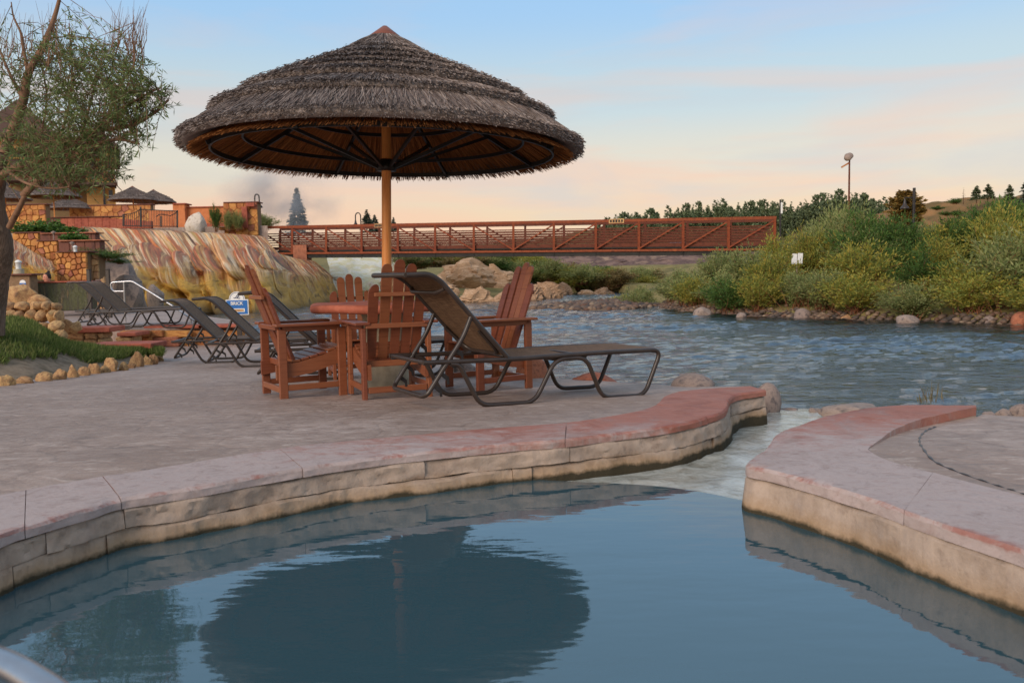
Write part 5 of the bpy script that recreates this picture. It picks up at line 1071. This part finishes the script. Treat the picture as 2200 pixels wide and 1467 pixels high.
def cascade(name, label, top, bot, Dt, Dbs, nu, nv, amp, mid=(.72, .5), dm=.5, seed=1):
    u = np.linspace(0, 1, nu); T = np.array(top, float); Bq = np.array(bot, float)
    ev2 = lambda P, u: np.stack([np.interp(u, np.linspace(0, 1, len(P)), P[:, k]) for k in range(2)], 1)
    tp_, bt_ = ev2(T, u), ev2(Bq, u); V = []; UVs = []
    Db = np.interp(u, np.linspace(0, 1, len(Dbs)), Dbs); Dtt = np.interp(u, np.linspace(0, 1, len(Dt)), Dt)
    rgc = np.random.default_rng(seed); LB = [(rgc.uniform(0, 1), rgc.uniform(.42, .98), rgc.uniform(.025, .075)*(1 if nu > 200 else 2), rgc.uniform(.10, .2), rgc.uniform(.6, 1.5)) for _ in range(int(52*min(nu, 320)/320)+6)]
    for j in range(nv):
        v = j/(nv-1); fx = np.interp(v, [0, .55, 1], [0, mid[0], 1]); fy = np.interp(v, [0, .06, .55, 1], [0, .02, mid[1], 1]); fd = np.interp(v, [0, .06, .55, 1], [0, .05, dm+.25, 1])
        px = tp_[:, 0]+(bt_[:, 0]-tp_[:, 0])*fx; py = tp_[:, 1]+(bt_[:, 1]-tp_[:, 1])*fy; D = Dtt+(Db-Dtt)*fd
        nb_ = fbm(np.stack([u*9, np.full(nu, v*3.2), 0*u], 1), 4, seed)*np.interp(v, [0, .1, .5, .75, 1], [.0, .25, .5, 1.5, 1.0]) + fbm(np.stack([u*42, np.full(nu, v*2), 0*u], 1), 3, seed+3)*np.interp(v, [0, .1, .6, 1], [.05, .3, .35, .3])+np.abs(fbm(np.stack([u*15, np.full(nu, v*5), 0*u], 1), 3, seed+8))*np.interp(v, [0, .45, .7, 1], [0, 0, 1.6, 1.3])
        nb_ = nb_+.16*fbm(np.stack([u*110*nu/320, np.full(nu, v*34), 0*u], 1), 3, seed+31)*np.interp(v, [0, .1, .5, 1], [.3, .6, 1, 1.6])
        for (lu, lv, ru, rv_, la) in LB: dd = ((u-lu)/ru)**2+((v-lv)/(rv_*(1.6 if v < lv else .8)))**2; nb_ = np.maximum(nb_, la*np.sqrt(np.clip(1-dd, 0, 1))*1.5)
        q = np.array([W(a, b, d) for a, b, d in zip(px, py, D)]); q[:, 1] -= nb_*amp; q[:, 2] += nb_*amp*.18*np.interp(v, [0, .1, 1], [0, 1, .2]); V.append(q); UVs.append(np.stack([u, np.full(nu, v)], 1))
    me = qmesh(name, np.array(V).reshape(-1, 3), gridfaces(nv, nu)[:, ::-1], M_flow, True, np.array(UVs).reshape(-1, 2)); return tag(add(name, me), label, 'cascade')
cascade('mineral_cascade', 'wide travertine cascade streaked pink, white and ochre under the terrace', [(172, 487), (260, 491), (330, 494), (400, 497), (470, 501), (520, 504), (560, 507)], [(292, 640), (350, 668), (430, 674), (500, 680), (560, 682), (620, 680), (665, 672)], [53, 52, 51, 51, 52, 53, 54], [37, 37.5, 38, 38, 38.5, 40, 44], 320, 150, .9, seed=4)
cascade('mineral_cascade', 'ochre and grey travertine lobe running down under the left end of the bridge', [(540, 507), (566, 514), (596, 544), (640, 556), (672, 560)], [(600, 684), (650, 678), (690, 668), (720, 656), (745, 640)], [53.5, 53.5, 53, 53, 55], [40, 43, 47, 52, 56], 140, 120, .9, mid=(.6, .42), seed=14)
cascade('mineral_cascade', 'pale yellowish travertine slope in the steam under the bridge', [(700, 553), (750, 551), (810, 553), (870, 556)], [(720, 640), (770, 640), (830, 640), (880, 640)], [68, 68, 69, 70], [60, 60, 61, 62], 60, 40, .4, seed=24).data.materials[0] = surf('pale sulphur crust', [srgb(196, 190, 168), srgb(222, 216, 200), srgb(206, 196, 150), srgb(214, 190, 170)], 1.2, 8, .7, .3, .5, 8, .05)
cascade('mineral_cascade', 'small white travertine run left of the stepped stone walls', [(14, 508), (40, 520), (70, 540), (112, 562)], [(6, 606), (50, 606), (95, 606), (130, 606)], [34, 33, 31.5, 30], [28, 28, 28, 28], 60, 40, .15, mid=(.5, .5), seed=34)
for k, (x0, x1, y0, y1, D, m_, lb) in enumerate([(203, 305, 556, 650, 33, M_grey, 'big grey rock face left of the wide cascade'), (245, 318, 590, 660, 31, M_grey, 'grey white-streaked rock below the wide cascade'), (205, 250, 600, 665, 29, M_tan, 'tan rock in front of the grey rock face'), (318, 356, 612, 650, 33, M_grey, 'dark round rock at the left foot of the wide cascade')]): rock_px('boulder', lb, x0, x1, y0, y1, D, m_, 160+k, facet=6)
# planting on the terraces
M_leafy = leafmat('broad green leaves', [srgb(70, 104, 46), srgb(96, 132, 60), srgb(56, 86, 40), srgb(116, 144, 70)], .5, .25)
BV['l'] = [bush('leafy', 300+i, M_leafy, M_stem, nst=18, nl=1500, ls=.24, lw=.13) for i in range(3)]; BV['j'] = [bush('juniper', 310+i, M_ld, M_stem, nst=30, nl=3000, ls=.12, lw=.05, spread=.75, droop=.5) for i in range(3)]
for k, (px, yt, yb, D, wd, kd, lb) in enumerate([(60, 470, 502, 36, .75, 'l', 'leafy green plant next to the willow trunk on the top planter'), (95, 468, 503, 36, .8, 'l', 'leafy green plant in the middle of the top planter'), (140, 478, 508, 36, .7, 'l', 'leafy green plant at the right end of the top planter'), (150, 490, 520, 33, .6, 'l', 'leafy green plant overhanging the lower slate planter'), (170, 500, 522, 33, .5, 'l', 'small leafy plant beside the cascade edge'), (165, 530, 546, 30, .6, 'j', 'juniper at the left of the low hedge'), (195, 526, 548, 30, .8, 'j', 'juniper in the middle of the low hedge'), (228, 526, 555, 30, .8, 'j', 'juniper at the right of the low hedge'), (258, 545, 562, 31, .6, 'j', 'juniper trailing over the grey rock face')]):
    a, b = W(px, yb, D), W(px, yt, D); put_bush(kd, k, a[0], D, a[2]-.1, (b[2]-a[2])*1.15, wd, k, lb, 'planting on the stepped terraces', 'planter_shrub', 'shrub')
for k, (px, yt, yb, D, m_, lb) in enumerate([(40, 558, 578, 27, M_white, 'white capped bollard light on a stone base left of the white run'), (162, 527, 541, 28.5, M_white, 'white bollard light on the lowest stepped wall')]):
    a, b = W(px, yb, D), W(px, yt, D); h = b[2]-a[2]; t = thing('bollard_light', lb, 'lamp', a); MB().lathe([(.0, h), (h*.2, h*.93), (h*.34, h*.78), (h*.34, h*.7), (h*.28, h*.68), (h*.26, 0)], n=14).build('lamp_head', m_, t)
    if k == 0: MB().lathe([(h*.5, 0), (h*.62, -h*1.5)], n=14).build('base', M_concrete, t)
for k, (px, yt, yb, D, lb) in enumerate([(116, 496, 520, 32, 'slim grey path light in the slate planter'), (156, 519, 542, 29, 'slim grey path light beside the white bollard')]):
    a, b = W(px, yb, D), W(px, yt, D); h = b[2]-a[2]; t = thing('path_light', lb, 'lamp', a); MB().tube([(0, 0, 0), (0, 0, h*.8)], .02, 6).build('stem', M_grey, t); MB().lathe([(0, h), (.09, h*.9), (.04, h*.72)], n=12).build('lamp_head', M_grey, t)
# ---- upper terrace
a, b = W(60, 492, 55), W(560, 505, 55); TZ = a[2]
tag(add('terrace', MB().prism([(a[0]-25, 55.5), (b[0]+.1, 56.3), (b[0]*75/55, 75), (a[0]*110/55-25, 110)], -.5, TZ).mesh('terrace', M_pave)), kind='structure')
t = thing('terrace_wall', 'red tiled wall of the upper pool above the wide cascade', 'wall', W(215, 490, 54.6)); q = t.location; x = 100
while x < 325: w_ = 15; pbox('tile', x+.15, x+w_-.15, np.interp(x, [100, 200, 320], [470, 466, 476]), 491, 54.6, .3, M_slate if x < 130 else M_redstone, t, q, .01); x += w_
pbox('coping', 98, 262, 465.2, 467, 54.5, .6, M_slate, t, q)
UG = 'thatched umbrellas on the upper terrace'
ub = [(286, 62, 'thatched umbrella in front of the terrace fence, left of the pair'), (331, 69, 'thatched umbrella behind the terrace fence, right of the pair'), (115, 56, 'thatched umbrella behind the willow branches, nearest the stepped walls'), (150, 66, 'low thatched umbrella between the stepped walls and the red tiled wall'), (12, 60, 'thatched umbrella at the left edge behind the willow trunk')]
p0 = None
for k, (px, D, lb) in enumerate(ub):
    yr = [432, 436, 424, 450, 430][k]; c_ = W(px, yr, D); loc = (c_[0], D, c_[2]-2.16)
    if p0 is None: p0 = umbrella('thatched_umbrella', lb, loc, .12, UG, hub=False, seed=9); o = p0
    else: o = copy_tree(p0); o.location = loc; tag(o, lb, 'umbrella', UG)
t = thing('terrace_fence', 'black metal fence with curved rails around the terrace umbrella', 'fence', W(340, 488, 53.5)); q = np.array(t.location)
for px, y0, y1 in ((302, 444, 488), (381, 452, 489), (265, 460, 486), (346, 464, 488)): MB().beam(W(px, y1, 53.5)-q, W(px, y0, 53.5)-q, .08, .08, (0, 1, 0)).build('post', M_black, t)
for pts in ([(302, 450), (381, 454)], [(302, 486), (381, 487)], [(265, 461), (280, 460), (292, 456), (302, 449)], [(335, 466), (343, 461), (352, 461), (366, 464), (376, 459), (381, 453)], [(265, 485), (302, 486)]): MB().tube([W(x, y, 53.45)-q for x, y in pts], .03, 5).build('rail', M_black, t)
for k in range(22): px = 304.5+k*3.5; MB().beam(W(px, 487, 53.5)-q, W(px, 450.5+.05*(px-302), 53.5)-q, .022, .022, (0, 1, 0)).build('baluster', M_black, t)
for k in range(8): px = 268+k*4.2; MB().beam(W(px, 486, 53.5)-q, W(px, 461-.2*k*k*.9, 53.5)-q, .022, .022, (0, 1, 0)).build('baluster', M_black, t)
M_plas = surf('terracotta stucco', [srgb(186, 112, 70), srgb(204, 128, 84), srgb(174, 104, 66)], 1.5, 7, .85, .15, .2, 30, .01)
t = thing('stucco_wall', 'terracotta stucco wall with a square pillar behind the fence', 'wall', W(420, 492, 58)); q = t.location
pbox('pillar', 372, 398, 439, 492, 57.6, .9, M_plas, t, q); pbox('pillar_cap', 370.5, 399.5, 436.5, 439, 57.5, 1.1, M_redstone, t, q); pbox('panel', 388, 482, 446, 492, 58, .4, M_plas, t, q); pbox('coping', 388, 482, 443.5, 446, 57.9, .6, M_redstone, t, q); pbox('panel', 320, 372, 452, 492, 58.2, .4, M_plas, t, q); pbox('plinth', 386, 482, 480, 492, 57.8, .2, M_redstone, t, q)
stone_wall('ochre stone wall with a red framed niche at the bridge end', 481, 554, 436, 506, 56, S_o, 6, 9, 18, True, .8)
t = thing('niche_frame', 'red stone frame and ledge set in the ochre wall at the bridge end', 'frame', W(520, 488, 55.7)); q = t.location; pbox('jamb', 519, 531, 444, 490, 55.65, .2, M_redstone, t, q); pbox('lintel', 528, 546, 436, 444, 55.66, .2, M_redstone, t, q); pbox('ledge', 470, 522, 487, 494, 55.5, .5, M_orange, t, q)
rock_px('boulder', 'white standing boulder in front of the stucco wall', 400, 444, 455, 494, 56.3, surf('white quartz', [srgb(190, 176, 160), srgb(214, 202, 188), srgb(168, 150, 132)], 3, 7, .8, .2, .5, 12, .03), 171, rough=.15)
for k, (px, yt, yb, D, wd, kd, lb) in enumerate([(492, 445, 490, 55.2, .5, 'g', 'left grey-green shrub in the niche of the ochre wall'), (510, 445, 490, 55.2, .5, 'g', 'right grey-green shrub in the niche of the ochre wall'), (464, 428, 492, 55, .45, 'd', 'thin young tree in front of the ochre wall'), (566, 455, 490, 64, 1.3, 'g', 'grey-green tree crown behind the left end of the bridge')]):
    a, b = W(px, yb, D), W(px, yt, D); put_bush(kd, k, a[0], D, a[2]-.2, (b[2]-a[2])*1.1, wd, k, lb, None, 'terrace_shrub', 'shrub')
# ---- lodge
M_lod = surf('ochre siding', [srgb(176, 132, 78), srgb(194, 150, 92), srgb(166, 124, 74)], 2, 5, .8, .2, .15, 20, .01, (.3, .3, 6)); M_lod2 = surf('olive brown shingle siding', [srgb(128, 104, 74), srgb(146, 120, 86)], 3, 5, .85, .15, .3, 20, .01, (1, 1, 5)); M_shn = surf('brown roof shingles', [srgb(74, 58, 52), srgb(98, 78, 70), srgb(84, 66, 60)], 2, 6, .9, .1, .4, 12, .02, (1, 1, 4)); M_trim = surf('ochre trim', [srgb(206, 156, 84), srgb(218, 170, 96)], 2, 3, .7, .2, 0)
DL = 80; t = thing('lodge', 'big ochre lodge with dark hip roofs behind the willow', 'building', W(100, 480, DL)); q = np.array(t.location); kl = DL/FPX; TH = math.radians(25); t.rotation_euler = (0, 0, TH)
def X_(px):
    d = ray(px, 400)[:2]; e_ = np.array([math.cos(TH), math.sin(TH)]); A2 = np.array([[e_[0], -d[0]], [e_[1], -d[1]]]); return float(np.linalg.solve(A2, -q[:2])[0])
Z_ = lambda py: (W(150, py, DL+1)[2]-q[2])
def lbox(name, x0, x1, y0, y1, yf, dep, mat, parent=t, bev=0): return MB().box(((X_(x0)+X_(x1))/2, yf+dep/2, (Z_(y0)+Z_(y1))/2), (X_(x1)-X_(x0), dep, Z_(y0)-Z_(y1)), bev=bev).build(name, mat, parent)
lbox('wall', -140, 186, 318, 500, 0, 14, M_lod2); lbox('wall', 186, 246, 312, 500, -1.2, 13, M_lod)
def gable(x0, x1, ye, yr, yf, dep, hip=0):
    xm = (X_(x0)+X_(x1))/2; o_ = .5; h0, h1 = Z_(ye), Z_(yr); a, b = X_(x0)-o_, X_(x1)+o_; V = [(a, yf-o_, h0), (b, yf-o_, h0), (b, yf+dep, h0), (a, yf+dep, h0), (xm, yf+hip-o_, h1), (xm, yf+dep-hip, h1), (a, yf-o_, h0-.25), (b, yf-o_, h0-.25), (b, yf+dep, h0-.25), (a, yf+dep, h0-.25)]
    return MB().raw(V, [(0, 1, 4), (1, 2, 5, 4), (2, 3, 5), (3, 0, 4, 5), (0, 6, 7, 1), (1, 7, 8, 2), (3, 9, 6, 0), (9, 8, 7, 6)]).build('roof', M_shn, t)
gable(-40, 128, 300, 214, -.6, 12, 2.5); gable(184, 247, 314, 268, -1.6, 12, 3.0); gable(-150, 250, 318, 262, .2, 13.6, 5); gable(60, 120, 330, 300, -1.4, 4, 0)
lbox('wall', -30, 118, 296, 330, -.4, 2, M_lod)
def lwin(x0, x1, y0, y1, yf):
    w_ = lbox('window', x0, x1, y0, y1, yf, .1, M_trim); g = lbox('pane', x0+1.5, x1-1.5, y0+1.5, y1-1.5, yf-.03, .05, M_gl, w_); lbox('sash', x0+1.5, x1-1.5, (y0+y1)/2-.7, (y0+y1)/2+.7, yf-.06, .05, M_white, w_)
lwin(231, 243, 349, 389, -1.28); lwin(196, 208, 349, 389, -1.28); lwin(205, 215, 325, 340, -1.28); lwin(30, 62, 330, 365, -.08); lwin(80, 108, 335, 352, -.08); lwin(130, 150, 330, 350, -.08); lwin(155, 172, 345, 365, -.08); lwin(10, 24, 375, 405, -.08); lwin(60, 85, 385, 415, -.08); lwin(231, 243, 408, 436, -1.28)
lbox('corner_trim', 244, 247, 312, 440, -1.3, .2, M_trim); lbox('corner_trim', 222, 226, 318, 440, -1.3, .1, M_trim); lbox('canopy', 150, 250, 398, 404, -3.4, 3.2, M_shn); lbox('canopy', 170, 226, 334, 341, -2.6, 1.4, M_shn); lbox('canopy_post', 221, 226, 404, 470, -3.2, .25, M_black)
lbox('balcony', 30, 168, 352, 376, -2.2, 2.1, M_shn); lbox('balcony_rail', 28, 170, 349, 352, -2.3, 2.2, M_trim); lbox('canopy', 20, 160, 392, 398, -2.8, 2.8, M_shn)
text('SPRINGS', 15*kl, (X_(136), -2.24, Z_(365)), (math.pi/2, math.radians(2), 0), M_white, t, bold=.02)
MB().tube(smooth_curve([(X_(98+a), -2.25, Z_(362-b)) for a, b in [(0, -4), (3, 4), (7, 7), (6, 1), (2, -2), (5, -5), (9, -4), (12, 0), (16, -1)]], 6), .05, 5).build('emblem', M_white, t)
# ================================================================== willow at the left edge
t = thing('willow_tree', 'leafy willow with a leaning furrowed trunk at the left edge', 'tree', W(-20, 705, 10.6)); q = np.array(t.location)
M_wb = surf('furrowed willow bark', [srgb(86, 72, 62), srgb(144, 124, 108), srgb(110, 94, 82), srgb(168, 150, 132)], 3, 8, .9, .12, 1.0, 9, .05, (5, 5, .7)); M_lm = surf('smooth reddish limbs', [srgb(100, 76, 60), srgb(134, 102, 80), srgb(92, 76, 62)], 5, 6, .8, .2, .3, 30, .01)
def limb(name, pts, r, mat, n=8): P = smooth_curve([W(*p)-q for p in pts], 7); rr_ = np.interp(np.linspace(0, 1, len(P)), np.linspace(0, 1, len(r)), r); return MB().tube(P, list(rr_), n).build(name, mat, t), P
tr_pts = [(-36, 712, 10.6), (-24, 650, 10.6), (-10, 590, 10.5), (-4, 540, 10.4), (-6, 490, 10.3), (-10, 430, 10.2), (-6, 380, 10.1), (8, 330, 10)]
o, P0 = limb('trunk', tr_pts, [.25, .20, .165, .16, .14, .10, .08, .06], M_wb, 16)
# furrow the trunk
for v in o.data.vertices: n_ = fbm(np.array([v.co.x*14, v.co.y*14, v.co.z*2.2]), 3, 2); v.co.x += .02*n_; v.co.y += .02*n_
LIMBS = [[(-6, 400, 10.1), (11, 372, 10), (60, 352, 9.9), (120, 332, 9.8), (172, 298, 9.7), (212, 278, 9.6), (238, 277, 9.6), (286, 269, 9.5), (332, 243, 9.5), (362, 215, 9.4)],
 [(20, 488, 10.2), (46, 437, 10.0), (67, 385, 10), (75, 340, 10), (70, 290, 10)], [(50, 420, 10), (89, 384, 9.9), (126, 366, 9.8), (155, 341, 9.7), (190, 318, 9.6), (250, 300, 9.5), (300, 310, 9.5)],
 [(8, 330, 10), (49, 218, 10.1), (60, 160, 10.1), (94, 97, 10.1), (117, 37, 10.2), (131, -15, 10.2)], [(60, 160, 10.1), (48, 90, 10.2), (44, 69, 10.2), (29, 36, 10.2), (24, 5, 10.2)], [(49, 212, 10.1), (23, 163, 10.2), (0, 109, 10.3), (-20, 60, 10.3)],
 [(212, 278, 9.6), (258, 240, 9.5), (309, 206, 9.4), (345, 190, 9.4)], [(230, 255, 9.6), (249, 200, 9.6), (275, 157, 9.6), (289, 135, 9.6), (286, 80, 9.6), (287, 37, 9.6)], [(120, 332, 9.8), (140, 260, 9.9), (155, 190, 10), (152, 110, 10), (148, 50, 10)], [(172, 298, 9.7), (195, 220, 9.7), (215, 140, 9.8), (225, 80, 9.8)], [(155, 341, 9.7), (190, 360, 9.6), (230, 380, 9.5), (262, 410, 9.5)], [(126, 366, 9.8), (140, 395, 9.7), (165, 420, 9.7)], [(60, 352, 9.9), (90, 280, 10.2), (100, 200, 10.3), (80, 110, 10.4)], [(20, 372, 9.7), (60, 395, 9.4), (110, 405, 9.3), (150, 402, 9.2)]]
LR = [(.05, .012), (.038, .012), (.045, .012), (.06, .018), (.022, .006), (.022, .006), (.022, .005), (.016, .003), (.018, .004), (.018, .004), (.014, .004), (.014, .004), (.022, .005), (.02, .004)]
allP = []
for pts, r in zip(LIMBS, LR): o, P = limb('limb', pts, [r[0], (r[0]+r[1])/2, r[1]], M_lm, 7); allP.append((P, r))
crown_px = np.array([(-60, 90), (20, 130), (60, 100), (100, 70), (130, 20), (160, 20), (175, 80), (215, 85), (240, 110), (300, 118), (345, 140), (392, 200), (392, 240), (350, 262), (335, 320), (300, 335), (300, 395), (262, 385), (255, 420), (225, 442), (180, 440), (140, 432), (60, 425), (-60, 420)], float)
rgW = np.random.default_rng(8); tw = MB(); Cn = []; Dn = []; cntw = 0
for it in range(9000):
    if cntw >= 820: break
    P, r = allP[rgW.choice(len(allP), p=[.16, .06, .13, .09, .03, .05, .08, .06, .08, .08, .06, .05, .04, .03])]; f = rgW.uniform(.22, 1)*(len(P)-1); i = int(min(f, len(P)-2)); s0 = P[i]+(P[i+1]-P[i])*(f-i)
    L_ = rgW.uniform(.25, .95); d = rgW.normal(0, .7, 3); d[2] += .55; d /= np.linalg.norm(d); e = s0+d*L_+np.array([0, 0, -.12*L_]); px, py = px_of(e+q)
    if not inside(np.array([[px, py]]), crown_px)[0]: continue
    m_ = s0+d*L_*.5+np.array([0, 0, .04]); tw.tube([s0, m_, e], [.005, .0035, .0015], 3, cap=False); cntw += 1
    k = int(rgW.uniform(14, 28)*L_/.6); tt_ = rgW.uniform(.15, 1, k)[:, None]; c_ = (1-tt_)**2*s0+2*tt_*(1-tt_)*m_+tt_**2*e; Cn.append(c_); Dn.append(d*.7+rgW.normal(0, .55, (k, 3))+[0, 0, -.15])
Cn = np.vstack(Cn); Dn = np.vstack(Dn); n = len(Cn)
M_wl = leafmat('willow leaves', [srgb(92, 110, 60), srgb(116, 132, 80), srgb(78, 96, 54), srgb(140, 150, 98), srgb(104, 120, 68)], .55, .3)
tw.build('twigs', M_lm, t); add('crown', lmesh('crown', leaves(Cn, Dn, rgW.uniform(.055, .10, n), rgW.uniform(.010, .017, n), rgW), M_wl), M_wl, t)
bt_ = MB()
for it in range(170):
    x0 = rgW.choice([rgW.uniform(-20, 140), rgW.uniform(235, 310)], p=[.6, .4]); y0 = rgW.uniform(90, 170) if x0 < 140 else rgW.uniform(95, 150); D = rgW.uniform(9.5, 10.5); a = W(x0, y0, D)-q; b = W(x0+rgW.normal(4, 18), y0-rgW.uniform(40, 110), D)-q; bt_.tube([a, (a+b)/2+rgW.normal(0, .03, 3), b], [.005, .003, .0012], 3, cap=False)
bt_.build('bare_twigs', M_lm, t)['kind'] = 'stuff'
# grass tuft behind the right rim
tf = [W(1995+rgW.normal(0, 12), 868, 5.9) for _ in range(40)]; tf = np.array(tf); n = len(tf)
tag(add('grass_tuft', lmesh('grass_tuft', leaves(tf, rgW.normal(0, .16, (n, 3))+[0, 0, 1], rgW.uniform(.04, .2, n), np.full(n, .005), rgW), M_lb)), 'thin grass tuft sticking up behind the right pool rim', 'grass tuft')
# ================================================================== steam
def steam(label, px, py, D, rx_, ry_, rz_, dens, seed):
    q = NM('steam'); nt_ = q.t; nt_.nodes.remove(q.b); v = q.n('ShaderNodeVolumePrincipled'); tc_ = q.n('ShaderNodeTexCoord').outputs['Object']
    nz = q.noise(q.n('ShaderNodeMapping', {'Vector': tc_, 'Location': (seed, 0, 0)}).outputs[0], 1.9, 4, .6, .6); ln_ = q.n('ShaderNodeVectorMath', {0: tc_}, operation='LENGTH').outputs['Value']
    d_ = q.math('MULTIPLY', q.mr(nz, .42, .72, 0, dens), q.mr(ln_, .95, .25)); q.ln(d_, v.inputs['Density']); v.inputs['Color'].default_value = (.88, .88, .92, 1); v.inputs['Anisotropy'].default_value = .2; q.ln(v.outputs[0], q.o.inputs['Volume'])
    bm = bmesh.new(); bmesh.ops.create_icosphere(bm, subdivisions=3, radius=1); me = bpy.data.meshes.new('steam'); bm.to_mesh(me); bm.free(); o = add('steam', me, q.m, None, W(px, py, D), None, (rx_, ry_, rz_)); tag(o, label, 'steam', kind='stuff')
steam('pale steam drifting in front of the tall spruce behind the bridge', 600, 430, 76, 6.5, 3.5, 4.6, .6, 2)
steam('thin steam rising from the pale slope under the bridge', 745, 590, 57, 2.6, 1.5, 1.6, .5, 7)

# tell apart the bushes that would otherwise share a label, by their order from the left
_by = {}
for o in list(scene.objects):
    if o.parent is None and o.get('group') in ('willow thicket on the right bank', FB): _by.setdefault(o['label'], []).append(o)
for lb, os_ in _by.items():
    if len(os_) > 1:
        os_.sort(key=lambda o: o.location.x/o.location.y)
        for k, o in enumerate(os_): o['label'] = f"{lb}, {ORD[k] if k < len(ORD) else 'last'} from left"
